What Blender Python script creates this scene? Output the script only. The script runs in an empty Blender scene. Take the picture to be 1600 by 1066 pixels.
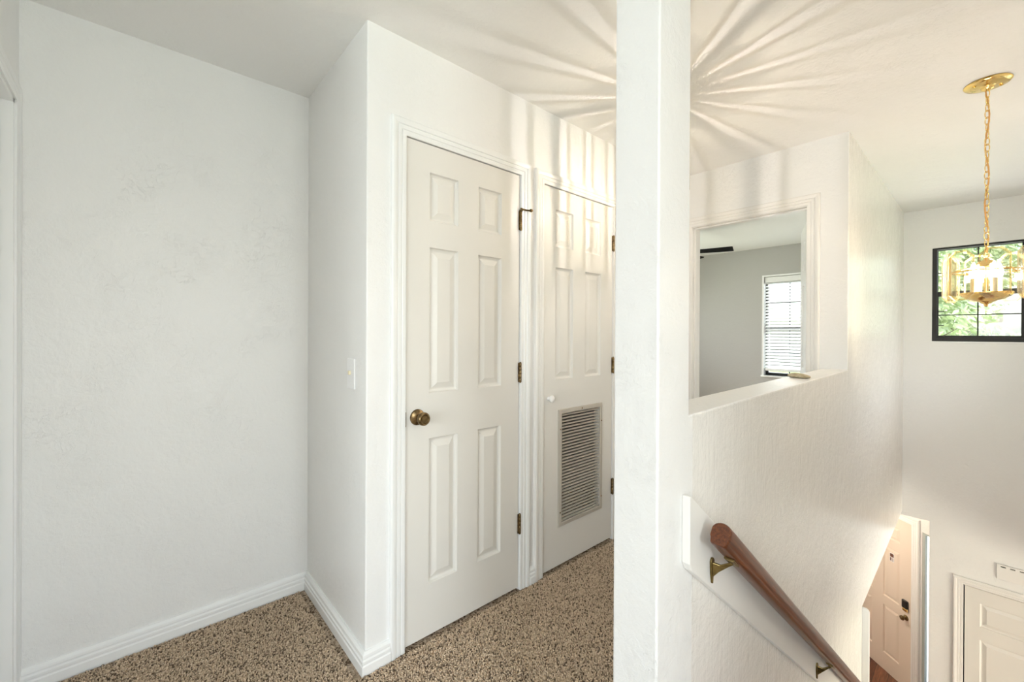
import bpy, bmesh, math, random
from math import sin, cos, pi, radians
from mathutils import Vector, Matrix

random.seed(7)
SC = bpy.context.scene
COL = SC.collection

# ------------------------------------------------------------------ helpers
def link(o, parent=None):
    COL.objects.link(o)
    if parent is not None:
        o.parent = parent
    return o

def tag(o, label=None, cat=None, kind=None, group=None):
    if label: o['label'] = label
    if cat: o['category'] = cat
    if kind: o['kind'] = kind
    if group: o['group'] = group
    return o

def empty(name, loc, label, cat, kind=None, rz=0.0, group=None):
    o = bpy.data.objects.new(name, None)
    o.empty_display_size = 0.1
    o.location = loc
    o.rotation_euler = (0, 0, rz)
    link(o)
    return tag(o, label, cat, kind, group)

def finish(name, bm, mats, parent=None, smooth=False, bevel=0.0, seg=2, angle=40, wn=False):
    bmesh.ops.recalc_face_normals(bm, faces=bm.faces[:])
    me = bpy.data.meshes.new(name)
    bm.to_mesh(me)
    bm.free()
    if not isinstance(mats, (list, tuple)):
        mats = [mats]
    for m in mats:
        me.materials.append(m)
    o = bpy.data.objects.new(name, me)
    link(o, parent)
    if smooth:
        for p in me.polygons:
            p.use_smooth = True
        try:
            me.set_sharp_from_angle(angle=radians(angle))
        except Exception:
            pass
    if bevel > 0:
        b = o.modifiers.new('edge', 'BEVEL')
        b.width = bevel
        b.segments = seg
        b.limit_method = 'ANGLE'
        b.angle_limit = radians(35)
        b.harden_normals = False
    return o

def add_box(bm, x0, x1, y0, y1, z0, z1, mi=0):
    vs = [bm.verts.new(p) for p in ((x0,y0,z0),(x1,y0,z0),(x1,y1,z0),(x0,y1,z0),(x0,y0,z1),(x1,y0,z1),(x1,y1,z1),(x0,y1,z1))]
    for f in ((0,3,2,1),(4,5,6,7),(0,1,5,4),(1,2,6,5),(2,3,7,6),(3,0,4,7)):
        fc = bm.faces.new([vs[i] for i in f])
        fc.material_index = mi
    return vs

def box(name, x0, x1, y0, y1, z0, z1, mat, parent=None, bevel=0.0):
    bm = bmesh.new()
    add_box(bm, x0, x1, y0, y1, z0, z1)
    return finish(name, bm, mat, parent, bevel=bevel)

def add_prism(bm, pts, f0, f1):
    """polygon pts (a,b); f0/f1 map (a,b) to the two end caps in 3-D"""
    A = [bm.verts.new(f0(a, b)) for a, b in pts]
    B = [bm.verts.new(f1(a, b)) for a, b in pts]
    bm.faces.new(A[::-1])
    bm.faces.new(B)
    n = len(pts)
    for i in range(n):
        j = (i + 1) % n
        bm.faces.new([A[i], A[j], B[j], B[i]])

def add_lathe(bm, prof, seg=32, M=None, closed_ends=True, mi=0):
    """profile (r,z) revolved about z, then transformed by M"""
    M = M or Matrix.Identity(4)
    rings = []
    for r, z in prof:
        if r < 1e-6:
            rings.append([bm.verts.new(M @ Vector((0, 0, z)))])
        else:
            rings.append([bm.verts.new(M @ Vector((r*cos(2*pi*i/seg), r*sin(2*pi*i/seg), z))) for i in range(seg)])
    for a, b in zip(rings, rings[1:]):
        for i in range(seg):
            j = (i + 1) % seg
            if len(a) == 1 and len(b) == 1:
                continue
            if len(a) == 1:
                f = bm.faces.new([a[0], b[i], b[j]])
            elif len(b) == 1:
                f = bm.faces.new([a[i], a[j], b[0]])
            else:
                f = bm.faces.new([a[i], a[j], b[j], b[i]])
            f.material_index = mi
    if closed_ends:
        for rg in (rings[0], rings[-1]):
            if len(rg) > 2:
                try:
                    bm.faces.new(rg).material_index = mi
                except ValueError:
                    pass

def add_tube(bm, pts, r, seg=10, closed=False, mi=0):
    pts = [Vector(p) for p in pts]
    n = len(pts)
    rad = r if isinstance(r, (list, tuple)) else [r] * n
    rings = []
    ref = None
    for i, p in enumerate(pts):
        if closed:
            t = pts[(i+1) % n] - pts[i-1]
        else:
            t = pts[min(i+1, n-1)] - pts[max(i-1, 0)]
        t.normalize()
        if ref is None:
            ref = Vector((0, 0, 1)) if abs(t.z) < 0.9 else Vector((1, 0, 0))
        u = t.cross(ref)
        if u.length < 1e-6:
            u = t.orthogonal()
        u.normalize()
        v = t.cross(u)
        ref = -t.cross(u) if False else u.cross(t)
        rings.append([bm.verts.new(p + rad[i]*(u*cos(2*pi*k/seg) + v*sin(2*pi*k/seg))) for k in range(seg)])
    m = n if closed else n - 1
    for i in range(m):
        a, b = rings[i], rings[(i+1) % n]
        for k in range(seg):
            l = (k + 1) % seg
            bm.faces.new([a[k], a[l], b[l], b[k]]).material_index = mi
    if not closed:
        bm.faces.new(rings[0][::-1]).material_index = mi
        bm.faces.new(rings[-1]).material_index = mi

def add_sweep(bm, path, prof, mp, closed=False):
    """mitred sweep. path (a,b) in a plane, prof (d,h): d along the left normal, h out of plane. mp(a,b,h)->xyz"""
    n = len(path)
    segs = []
    for i in range(n - 1):
        d = (Vector(path[i+1]) - Vector(path[i])).normalized()
        segs.append(Vector((-d.y, d.x)))
    rings = []
    for i in range(n):
        if i == 0: m = segs[0]
        elif i == n - 1: m = segs[-1]
        else:
            m = segs[i-1] + segs[i]
            m = m / (m.dot(segs[i]))
        rings.append([bm.verts.new(mp(path[i][0] + m.x*d, path[i][1] + m.y*d, h)) for d, h in prof])
    k = len(prof)
    for a, b in zip(rings, rings[1:]):
        for i in range(k):
            j = (i + 1) % k
            bm.faces.new([a[i], a[j], b[j], b[i]])
    bm.faces.new(rings[0])
    bm.faces.new(rings[-1][::-1])

def holed_slab(bm, a0, a1, b0, b1, holes, f0, f1):
    """rectangular slab with rectangular holes; f0/f1 map (a,b) to the two faces"""
    A = sorted({a0, a1, *[v for h in holes for v in h[:2]]})
    B = sorted({b0, b1, *[v for h in holes for v in h[2:]]})
    A = [v for v in A if a0 - 1e-9 <= v <= a1 + 1e-9]
    B = [v for v in B if b0 - 1e-9 <= v <= b1 + 1e-9]
    inh = lambda x, y: any(h[0] < x < h[1] and h[2] < y < h[3] for h in holes)
    solid = {}
    for i in range(len(A)-1):
        for j in range(len(B)-1):
            solid[i, j] = not inh((A[i]+A[i+1])/2, (B[j]+B[j+1])/2)
    V = {}
    def v(i, j, s):
        k = (i, j, s)
        if k not in V:
            V[k] = bm.verts.new((f0 if s == 0 else f1)(A[i], B[j]))
        return V[k]
    for (i, j), s in solid.items():
        if not s: continue
        bm.faces.new([v(i,j,0), v(i,j+1,0), v(i+1,j+1,0), v(i+1,j,0)])
        bm.faces.new([v(i,j,1), v(i+1,j,1), v(i+1,j+1,1), v(i,j+1,1)])
        for (di, dj, e) in ((-1,0,((i,j),(i,j+1))), (1,0,((i+1,j),(i+1,j+1))), (0,-1,((i,j),(i+1,j))), (0,1,((i,j+1),(i+1,j+1)))):
            if not solid.get((i+di, j+dj), False):
                p, q = e
                bm.faces.new([v(*p,0), v(*q,0), v(*q,1), v(*p,1)])

# ------------------------------------------------------------------ materials
def new_mat(name):
    m = bpy.data.materials.new(name)
    m.use_nodes = True
    nt = m.node_tree
    return m, nt, nt.nodes, nt.links, nt.nodes['Principled BSDF']

def simple(name, col, rough=0.5, metal=0.0, spec=0.5, emis=None, estr=0.0):
    m, nt, N, L, P = new_mat(name)
    P.inputs['Base Color'].default_value = (*col, 1)
    P.inputs['Roughness'].default_value = rough
    P.inputs['Metallic'].default_value = metal
    P.inputs['Specular IOR Level'].default_value = spec
    if emis:
        P.inputs['Emission Color'].default_value = (*emis, 1)
        P.inputs['Emission Strength'].default_value = estr
    return m

def coords(N, L, scale=(1, 1, 1), kind='world'):
    if kind == 'world':
        g = N.new('ShaderNodeNewGeometry'); out = g.outputs['Position']
    else:
        g = N.new('ShaderNodeTexCoord'); out = g.outputs['Object']
    mp = N.new('ShaderNodeMapping')
    mp.inputs['Scale'].default_value = scale
    L.new(out, mp.inputs['Vector'])
    return mp.outputs['Vector']

def noise(N, L, vec, scale, detail=3, rough=0.5, dist=0.0):
    n = N.new('ShaderNodeTexNoise')
    n.inputs['Scale'].default_value = scale
    n.inputs['Detail'].default_value = detail
    n.inputs['Roughness'].default_value = rough
    n.inputs['Distortion'].default_value = dist
    L.new(vec, n.inputs['Vector'])
    return n.outputs['Fac']

def ramp(N, L, fac, stops):
    r = N.new('ShaderNodeValToRGB')
    e = r.color_ramp.elements
    while len(e) < len(stops):
        e.new(0.5)
    for el, (p, c) in zip(e, stops):
        el.position = p
        el.color = (*c, 1) if len(c) == 3 else c
    L.new(fac, r.inputs['Fac'])
    return r.outputs['Color']

def math_node(N, L, op, a, b):
    m = N.new('ShaderNodeMath'); m.operation = op
    for i, x in enumerate((a, b)):
        if isinstance(x, (int, float)): m.inputs[i].default_value = x
        else: L.new(x, m.inputs[i])
    return m.outputs[0]

def bump(N, L, P, h, strength, dist=0.002):
    b = N.new('ShaderNodeBump')
    b.inputs['Strength'].default_value = strength
    b.inputs['Distance'].default_value = dist
    L.new(h, b.inputs['Height'])
    L.new(b.outputs['Normal'], P.inputs['Normal'])

def paint(name, col, rough=0.4, strength=0.35, stretch=(1, 1, 1), spec=0.5, vertical=0.0):
    """hand-trowelled wall paint: soft undulation and sparse ridges left by the knife"""
    m, nt, N, L, P = new_mat(name)
    P.inputs['Base Color'].default_value = (*col, 1)
    P.inputs['Roughness'].default_value = rough
    P.inputs['Specular IOR Level'].default_value = spec
    v = coords(N, L, stretch)
    ridge = noise(N, L, v, 21, 5, 0.62, 0.55)
    ridge = math_node(N, L, 'ABSOLUTE', math_node(N, L, 'SUBTRACT', ridge, 0.5), 0.0)
    lines = ramp(N, L, ridge, [(0.0, (1, 1, 1)), (0.016, (0, 0, 0))])
    patch = ramp(N, L, noise(N, L, v, 5.5, 4, 0.6), [(0.46, (0, 0, 0)), (0.66, (1, 1, 1))])
    h = math_node(N, L, 'MULTIPLY', lines, patch)
    fine = noise(N, L, v, 60, 4, 0.6)
    h = math_node(N, L, 'ADD', math_node(N, L, 'MULTIPLY', h, 0.30), math_node(N, L, 'MULTIPLY', fine, 0.42))
    trowel = noise(N, L, coords(N, L, (9, 9, 9)), 1.4, 5, 0.62, 0.3)
    h = math_node(N, L, 'ADD', h, math_node(N, L, 'MULTIPLY', trowel, 1.1))
    if vertical > 0:
        vv = coords(N, L, (26, 26, 2.2))
        h = math_node(N, L, 'ADD', h, math_node(N, L, 'MULTIPLY', noise(N, L, vv, 2.4, 3, 0.55, 0.5), vertical))
    bump(N, L, P, h, strength, 0.008)
    return m

M = {}
M['wall'] = paint('warm_white_wall_paint', (0.845, 0.842, 0.832), 0.40, 0.5)
M['stair'] = paint('glossy_lamp_warmed_wall_paint', (0.845, 0.825, 0.79), 0.2, 0.5, spec=0.4, vertical=0.5)  # warm tint puts the stairwell lamplight into the wall colour
M['ceil'] = paint('ceiling_paint', (0.90, 0.893, 0.88), 0.6, 0.45, spec=0.3)
M['grey'] = paint('grey_bedroom_paint', (0.47, 0.465, 0.445), 0.55, 0.3)
M['bedceil'] = paint('bedroom_ceiling_paint', (0.82, 0.83, 0.81), 0.6, 0.25)
M['trim'] = simple('white_gloss_trim', (0.86, 0.865, 0.86), 0.28)
M['trimwarm'] = simple('warm_white_trim', (0.84, 0.825, 0.80), 0.35)
M['boardpaint'] = simple('backing_board_paint', (0.80, 0.785, 0.755), 0.4)
M['door'] = simple('off_white_door_paint', (0.77, 0.75, 0.71), 0.36)
M['front'] = simple('cream_door_paint', (0.80, 0.70, 0.60), 0.4)
M['plastic'] = simple('white_plastic', (0.88, 0.88, 0.885), 0.3)
M['ivory'] = simple('ivory_plastic', (0.80, 0.73, 0.52), 0.35)
M['dark'] = simple('dark_bronze_frame', (0.009, 0.0085, 0.008), 0.5)
M['black'] = simple('black_plastic', (0.012, 0.012, 0.012), 0.35)
M['fan'] = simple('matt_black_blade', (0.008, 0.008, 0.008), 0.9, 0.0, 0.1)
M['blind'] = simple('white_vinyl_slat', (0.88, 0.89, 0.88), 0.4)
M['brass'] = simple('polished_brass', (0.93, 0.68, 0.27), 0.16, 1.0)
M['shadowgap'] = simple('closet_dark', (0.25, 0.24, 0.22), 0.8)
M['bulb'] = simple('glowing_bulb', (1, 0.9, 0.7), 0.4, emis=(1.0, 0.85, 0.70), estr=320.0)
M['hallbulb'] = simple('glowing_hall_bulb', (1, 0.9, 0.7), 0.4, emis=(1.0, 0.89, 0.80), estr=10200.0)
M['added_entry_bulb'] = simple('glowing_added_globe', (1, 0.9, 0.7), 0.4, emis=(1.0, 0.84, 0.66), estr=190.0)
M['cord'] = simple('gold_cord', (0.72, 0.36, 0.10), 0.5)

def antique():
    m, nt, N, L, P = new_mat('antique_brass')
    v = coords(N, L, (1, 1, 1), 'object')
    c = ramp(N, L, noise(N, L, v, 60, 4), [(0.3, (0.10, 0.065, 0.03)), (0.7, (0.34, 0.24, 0.12))])
    L.new(c, P.inputs['Base Color'])
    P.inputs['Metallic'].default_value = 1.0
    P.inputs['Roughness'].default_value = 0.3
    return m
M['antique'] = antique()

def aged():
    m, nt, N, L, P = new_mat('aged_brass')
    v = coords(N, L, (1, 1, 1), 'object')
    c = ramp(N, L, noise(N, L, v, 40, 4), [(0.3, (0.12, 0.085, 0.03)), (0.7, (0.30, 0.22, 0.09))])
    L.new(c, P.inputs['Base Color'])
    P.inputs['Metallic'].default_value = 1.0
    P.inputs['Roughness'].default_value = 0.34
    return m
M['aged'] = aged()

def wood_rail():
    m, nt, N, L, P = new_mat('varnished_mahogany')
    v = coords(N, L, (3, 55, 55), 'object')
    g = noise(N, L, v, 3.0, 5, 0.65, 0.4)
    c = ramp(N, L, g, [(0.28, (0.032, 0.008, 0.003)), (0.55, (0.12, 0.033, 0.010)), (0.8, (0.24, 0.076, 0.022))])
    L.new(c, P.inputs['Base Color'])
    P.inputs['Roughness'].default_value = 0.32
    bump(N, L, P, g, 0.08, 0.001)
    return m
M['rail'] = wood_rail()

def wood_floor():
    m, nt, N, L, P = new_mat('red_brown_plank_floor')
    v = coords(N, L, (1, 1, 1))
    br = N.new('ShaderNodeTexBrick')
    br.inputs['Scale'].default_value = 1.0
    br.inputs['Brick Width'].default_value = 1.1
    br.inputs['Row Height'].default_value = 0.13
    br.inputs['Mortar Size'].default_value = 0.003
    br.inputs['Color1'].default_value = (0.20, 0.075, 0.035, 1)
    br.inputs['Color2'].default_value = (0.10, 0.032, 0.015, 1)
    br.inputs['Mortar'].default_value = (0.03, 0.012, 0.008, 1)
    L.new(v, br.inputs['Vector'])
    g = noise(N, L, coords(N, L, (3, 40, 1)), 2.2, 4, 0.6)
    gr = ramp(N, L, g, [(0.3, (0.55, 0.55, 0.55)), (0.7, (1.5, 1.5, 1.5))])
    mx = N.new('ShaderNodeMix'); mx.data_type = 'RGBA'; mx.blend_type = 'MULTIPLY'
    mx.inputs[0].default_value = 1.0
    L.new(br.outputs['Color'], mx.inputs[6]); L.new(gr, mx.inputs[7])
    L.new(mx.outputs[2], P.inputs['Base Color'])
    P.inputs['Roughness'].default_value = 0.3
    return m
M['plank'] = wood_floor()

def carpet():
    m, nt, N, L, P = new_mat('speckled_beige_carpet')
    v = coords(N, L, (1, 1, 1))
    vo = N.new('ShaderNodeTexVoronoi')
    vo.inputs['Scale'].default_value = 150
    L.new(v, vo.inputs['Vector'])
    sep = N.new('ShaderNodeSeparateColor')
    L.new(vo.outputs['Color'], sep.inputs[0])
    c = ramp(N, L, sep.outputs[0], [(0.0, (0.060, 0.040, 0.025)), (0.16, (0.13, 0.09, 0.06)), (0.32, (0.30, 0.225, 0.16)), (0.62, (0.39, 0.30, 0.22)), (1.0, (0.52, 0.42, 0.32))])
    big = ramp(N, L, noise(N, L, v, 3.0, 2), [(0.3, (0.88, 0.88, 0.88)), (0.7, (1.08, 1.08, 1.08))])
    mx = N.new('ShaderNodeMix'); mx.data_type = 'RGBA'; mx.blend_type = 'MULTIPLY'
    mx.inputs[0].default_value = 1.0
    L.new(c, mx.inputs[6]); L.new(big, mx.inputs[7])
    L.new(mx.outputs[2], P.inputs['Base Color'])
    P.inputs['Roughness'].default_value = 0.95
    P.inputs['Specular IOR Level'].default_value = 0.1
    bump(N, L, P, math_node(N, L, 'SUBTRACT', 1.0, vo.outputs['Distance']), 0.6, 0.004)
    return m
M['carpet'] = carpet()

def glass(name, tint=(1, 1, 1), base=0.04, blend=0.2, rough=0.02):
    """thin clear sheet: lets light straight through, mirrors at grazing angles"""
    m = bpy.data.materials.new(name)
    m.use_nodes = True
    N, L = m.node_tree.nodes, m.node_tree.links
    N.clear()
    out = N.new('ShaderNodeOutputMaterial')
    t = N.new('ShaderNodeBsdfTransparent'); t.inputs['Color'].default_value = (*tint, 1)
    g = N.new('ShaderNodeBsdfGlossy'); g.inputs['Roughness'].default_value = rough
    lw = N.new('ShaderNodeLayerWeight'); lw.inputs['Blend'].default_value = blend
    f = math_node(N, L, 'ADD', math_node(N, L, 'MULTIPLY', lw.outputs['Fresnel'], 0.6), base)
    mx = N.new('ShaderNodeMixShader')
    L.new(f, mx.inputs[0]); L.new(t.outputs[0], mx.inputs[1]); L.new(g.outputs[0], mx.inputs[2])
    L.new(mx.outputs[0], out.inputs['Surface'])
    return m
M['pane'] = glass('window_glass', (0.97, 0.985, 0.97), 0.02)
M['crystal'] = glass('crystal_panel', (0.97, 0.96, 0.92), 0.05, 0.3)

def crystal_edge(k=0.55, col=(0.90, 0.80, 0.56)):
    m = bpy.data.materials.new('bevelled_crystal_edge')
    m.use_nodes = True
    N, L = m.node_tree.nodes, m.node_tree.links
    N.clear()
    out = N.new('ShaderNodeOutputMaterial')
    t = N.new('ShaderNodeBsdfTransparent'); t.inputs['Color'].default_value = (*col, 1)
    p = N.new('ShaderNodeBsdfPrincipled')
    p.inputs['Base Color'].default_value = (*col, 1)
    p.inputs['Roughness'].default_value = 0.12
    mx = N.new('ShaderNodeMixShader'); mx.inputs[0].default_value = k
    L.new(t.outputs[0], mx.inputs[1]); L.new(p.outputs[0], mx.inputs[2])
    L.new(mx.outputs[0], out.inputs['Surface'])
    return m
M['edge'] = crystal_edge()
M['hedge'] = crystal_edge(0.42)
M['bevel'] = crystal_edge(0.20, (0.88, 0.78, 0.55))

def speckle(name, a, b, scale, rough=0.7):
    m, nt, N, L, P = new_mat(name)
    v = coords(N, L, (1, 1, 1), 'object')
    n = noise(N, L, v, scale, 5, 0.6)
    L.new(ramp(N, L, n, [(0.35, a), (0.65, b)]), P.inputs['Base Color'])
    P.inputs['Roughness'].default_value = rough
    bump(N, L, P, n, 0.3, 0.002)
    return m
M['stone'] = speckle('sandy_stone', (0.36, 0.29, 0.18), (0.60, 0.53, 0.38), 40)
M['concrete'] = speckle('pale_concrete', (0.62, 0.61, 0.58), (0.74, 0.73, 0.70), 6)
M['bark'] = speckle('grey_bark', (0.10, 0.08, 0.06), (0.22, 0.18, 0.14), 12)
M['lawn'] = speckle('lawn_green', (0.10, 0.16, 0.05), (0.20, 0.26, 0.10), 2)

def leafmat():
    m, nt, N, L, P = new_mat('sunlit_leaf')
    oi = N.new('ShaderNodeNewGeometry')
    c = ramp(N, L, oi.outputs['Random Per Island'], [(0.0, (0.42, 0.52, 0.30)), (0.5, (0.58, 0.66, 0.44)), (1.0, (0.74, 0.80, 0.60))])
    L.new(c, P.inputs['Base Color'])
    P.inputs['Roughness'].default_value = 0.5
    return m
M['leaf'] = leafmat()

# ------------------------------------------------------------------ key positions (metres)
CEIL = 2.43          # ceiling height
YD = 1.534           # wall with the two closet doors
XS = 0.643           # short return wall by the light switch
YA = 2.243           # back wall of the alcove
YF, YB = 0.524, 0.65 # front and back face of the stair wall
XP = 0.94            # end of the stair wall towards the camera
XE = 3.04            # end wall of the hall (bedroom doorway)
XW = 5.46            # front wall of the stairwell with the window
ZL = -2.95           # lower floor
ZC = -0.445          # ceiling of the entry below
XL, YR = -3.2, -2.6  # far side of the landing behind the camera
XR = 1.75            # right side of the landing behind the camera
YN = -0.62           # other side of the stairwell
SLOPE = -0.774

# ------------------------------------------------------------------ shell
S = 'structure'
# floors
bm = bmesh.new()
add_box(bm, XL, XP, YR, YA, ZC, 0)
add_box(bm, XP, XR, YR, YN - 0.12, ZC, 0)
add_box(bm, XP, XE + 0.06, YB, YA, ZC, 0)
tag(finish('floor', bm, M['carpet']), 'speckled beige carpet on the upstairs hall floor', 'floor', S)

# individual yarn tufts where the carpet is near
def pile():
    import numpy as np
    rng = np.random.default_rng(3)
    areas = [(-0.27, 0.60, 1.10, YA - 0.028, 0.0056), (0.60, 2.35, 0.62, YD - 0.022, 0.0056)]
    pts = []
    for x0, x1, y0, y1, d in areas:
        nx, ny = int((x1-x0)/d), int((y1-y0)/d)
        gx, gy = np.meshgrid(x0 + (np.arange(nx)+0.5)*d, y0 + (np.arange(ny)+0.5)*d)
        p = np.stack([gx.ravel(), gy.ravel()], 1) + rng.uniform(-0.45*d, 0.45*d, (nx*ny, 2))
        pts.append(p)
    p = np.concatenate(pts)
    # keep clear of the stair wall end
    keep = ~((p[:, 0] > XP - 0.005) & (p[:, 1] < YB + 0.005))
    keep &= ~((p[:, 0] > XS - 0.022) & (p[:, 1] > YD - 0.022))
    p = p[keep]
    n = len(p)
    h = rng.uniform(0.0065, 0.0095, n)
    r = rng.uniform(0.0024, 0.0038, n)
    a = rng.uniform(0, 2*pi, n)
    lean = rng.normal(0, 0.0026, (n, 2))
    K = 4
    V = np.zeros((n, 2*K + 1, 3))
    for k in range(K):
        t = a + 2*pi*k/K
        V[:, k, 0] = p[:, 0] + r*0.8*np.cos(t); V[:, k, 1] = p[:, 1] + r*0.8*np.sin(t); V[:, k, 2] = -0.001
        V[:, K+k, 0] = p[:, 0] + lean[:, 0]*0.7 + r*np.cos(t+0.5); V[:, K+k, 1] = p[:, 1] + lean[:, 1]*0.7 + r*np.sin(t+0.5); V[:, K+k, 2] = h*0.75
    V[:, 2*K, 0] = p[:, 0] + lean[:, 0]; V[:, 2*K, 1] = p[:, 1] + lean[:, 1]; V[:, 2*K, 2] = h
    base = (np.arange(n)*(2*K+1))[:, None]
    quads = np.array([[k, (k+1) % K, K+(k+1) % K, K+k] for k in range(K)]).ravel()[None, :]
    tris = np.array([[K+k, K+(k+1) % K, 2*K] for k in range(K)]).ravel()[None, :]
    loops = np.concatenate([base + quads, base + tris], 1).ravel().astype(np.int32)
    tot = np.tile(np.array([4]*K + [3]*K), n).astype(np.int32)
    start = np.concatenate([[0], np.cumsum(tot)[:-1]]).astype(np.int32)
    me = bpy.data.meshes.new('carpet_pile')
    me.vertices.add(n*(2*K+1)); me.vertices.foreach_set('co', V.ravel().astype(np.float32))
    me.loops.add(len(loops)); me.loops.foreach_set('vertex_index', loops)
    me.polygons.add(len(tot)); me.polygons.foreach_set('loop_start', start); me.polygons.foreach_set('loop_total', tot)
    me.update(calc_edges=True)
    m, nt, N, L, P = new_mat('carpet_yarn')
    g = N.new('ShaderNodeNewGeometry')
    c = ramp(N, L, g.outputs['Random Per Island'], [(0.0, (0.10, 0.07, 0.05)), (0.13, (0.22, 0.165, 0.12)), (0.24, (0.48, 0.365, 0.26)), (0.6, (0.62, 0.48, 0.345)), (1.0, (0.76, 0.61, 0.46))])
    L.new(c, P.inputs['Base Color'])
    P.inputs['Roughness'].default_value = 0.95
    P.inputs['Specular IOR Level'].default_value = 0.1
    me.materials.append(m)
    o = bpy.data.objects.new('carpet_pile', me)
    link(o)
    tag(o, 'short speckled beige and brown carpet pile on the hall floor', 'carpet', 'stuff')
pile()

box_ = box
tag(box('floor_bedroom', XE + 0.06, 6.42, YB, 3.7, ZC + 0.005, 0.0, M['carpet']), 'carpeted bedroom floor beyond the doorway', 'floor', S)
bm = bmesh.new()
LOWP = [(XP, YN), (6.42, YN), (6.42, 0.10), (8.99, 3.06), (8.99, 3.9), (XP, 3.9)]
add_prism(bm, LOWP, lambda a, b: (a, b, ZL - 0.1), lambda a, b: (a, b, ZL))
tag(finish('floor_lower', bm, M['plank']), 'reddish brown plank floor in the entry downstairs', 'floor', S)

# ceilings
bm = bmesh.new()
add_box(bm, XL - 0.1, XW + 0.12, YR - 0.1, YB, CEIL, CEIL + 0.12)
add_box(bm, XL - 0.1, XE + 0.06, YB, YA + 0.12, CEIL, CEIL + 0.12)
tag(finish('ceiling', bm, M['ceil']), 'white textured ceiling over the hall and the stairwell', 'ceiling', S)
tag(box('ceiling_bedroom', XE + 0.06, 6.42, YB, 3.7, CEIL, CEIL + 0.12, M['bedceil']), 'pale ceiling of the bedroom beyond the doorway', 'ceiling', S)
bm = bmesh.new()
add_prism(bm, [(XW + 0.12, YN), (6.42, YN), (6.42, 0.10), (6.89, YB), (XW + 0.12, YB)], lambda a, b: (a, b, ZC), lambda a, b: (a, b, ZC + 0.15))
add_prism(bm, [(6.42, YB), (6.89, YB), (8.99, 3.06), (8.99, 3.9), (6.42, 3.9)], lambda a, b: (a, b, ZC), lambda a, b: (a, b, ZC + 0.15))
add_box(bm, 3.04, 6.42, YB, 3.9, ZC - 0.01, ZC)
tag(finish('ceiling_lower', bm, M['ceil']), 'flat ceiling of the entry downstairs', 'ceiling', S)

# stair wall: end post, half wall with a see-through opening, full wall beyond, undercut over the entry
pts = [(XP, ZL), (XP, CEIL), (1.10, CEIL), (1.10, 1.052), (XE, 1.064), (XE, CEIL), (XW, CEIL), (XW, -0.413), (3.51, -0.488), (3.51, ZL)]
bm = bmesh.new()
add_prism(bm, pts, lambda a, b: (a, YF, b), lambda a, b: (a, YB, b))
bm.normal_update()
def _keep(e):
    a, b = e.verts[0].co, e.verts[1].co
    for X, z_lo, z_hi in ((XE, 1.05, 9), (XW, -9, 9), (3.51, -9, -0.45)):
        if abs(a.x - X) < 1e-4 and abs(b.x - X) < 1e-4 and (abs(a.y - YB) < 1e-4 and abs(b.y - YB) < 1e-4): return False
        if abs(a.x - X) < 1e-4 and abs(b.x - X) < 1e-4 and X != XE: return False
    if min(a.z, b.z) > CEIL - 0.01 or max(a.z, b.z) < ZL + 0.01: return False
    return True
bmesh.ops.bevel(bm, geom=[e for e in bm.edges if _keep(e)], offset=0.005, segments=2, profile=0.5, affect='EDGES')
bmesh.ops.recalc_face_normals(bm, faces=bm.faces[:])
bmesh.ops.bisect_plane(bm, geom=bm.verts[:] + bm.edges[:] + bm.faces[:], plane_co=(1.12, 0, 0), plane_no=(1, 0, 0))
for f_ in bm.faces:
    c_ = f_.calc_center_median()
    if c_.x < 1.121: f_.material_index = 1
    if abs(c_.x - XE) < 0.002 and f_.normal.x < -0.9: f_.material_index = 1
    if c_.x < 1.105 and f_.normal.x < -0.9 and c_.x < XP + 0.01: f_.material_index = 1
    if f_.normal.z > 0.9: f_.material_index = 1
    if f_.normal.y > 0.9: f_.material_index = 1
tag(finish('wall_stair', bm, [M['stair'], M['wall']]), 'white stair wall with a full height end post and a see-through opening', 'wall', S)

# wall with the closet doors
D1 = (0.802, 1.414); D2 = (1.585, 2.192); DT = 2.044
bm = bmesh.new()
holed_slab(bm, XS + 0.13, XE + 0.02, 0, CEIL, [(D1[0]-0.004, D1[1]+0.004, -1, DT+0.005), (D2[0]-0.004, D2[1]+0.004, -1, DT+0.003)],
           lambda a, b: (a, YD, b), lambda a, b: (a, YD+0.115, b))
tag(finish('wall_closet', bm, M['wall']), 'white wall with two closet doors in the hall', 'wall', S)
# short return wall
bm = bmesh.new()
rc_ = 0.006
add_prism(bm, [(XS + rc_ - rc_*sin(pi/2*k/6), YD + rc_ - rc_*cos(pi/2*k/6)) for k in range(7)] + [(XS, YA + 0.02), (XS + 0.115, YA + 0.02), (XS + 0.115, YD + 0.115), (XS + 0.13, YD + 0.115), (XS + 0.13, YD)],
          lambda a, b: (a, b, 0), lambda a, b: (a, b, CEIL))
tag(finish('wall_return', bm, M['wall'], smooth=True, angle=25), 'short white return wall with the light switch', 'wall', S)
# alcove back wall, runs on behind the closets
tag(box('wall_back', XL, XE + 0.1, YA, YA + 0.12, 0, CEIL, M['wall']), 'plain white wall at the back of the alcove', 'wall', S)
# closet partition between the two closets
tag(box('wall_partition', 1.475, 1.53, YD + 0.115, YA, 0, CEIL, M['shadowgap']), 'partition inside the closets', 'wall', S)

# hall end wall with the bedroom doorway
BD = (0.722, 1.432); BT = 2.047
bm = bmesh.new()
holed_slab(bm, YB, 3.7, 0, CEIL, [(BD[0]-0.012, BD[1]+0.012, -1, BT+0.012)], lambda a, b: (XE, a, b), lambda a, b: (XE+0.115, a, b))
tag(finish('wall_hall_end', bm, M['wall']), 'cream wall at the end of the hall around the bedroom doorway', 'wall', S)

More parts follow.
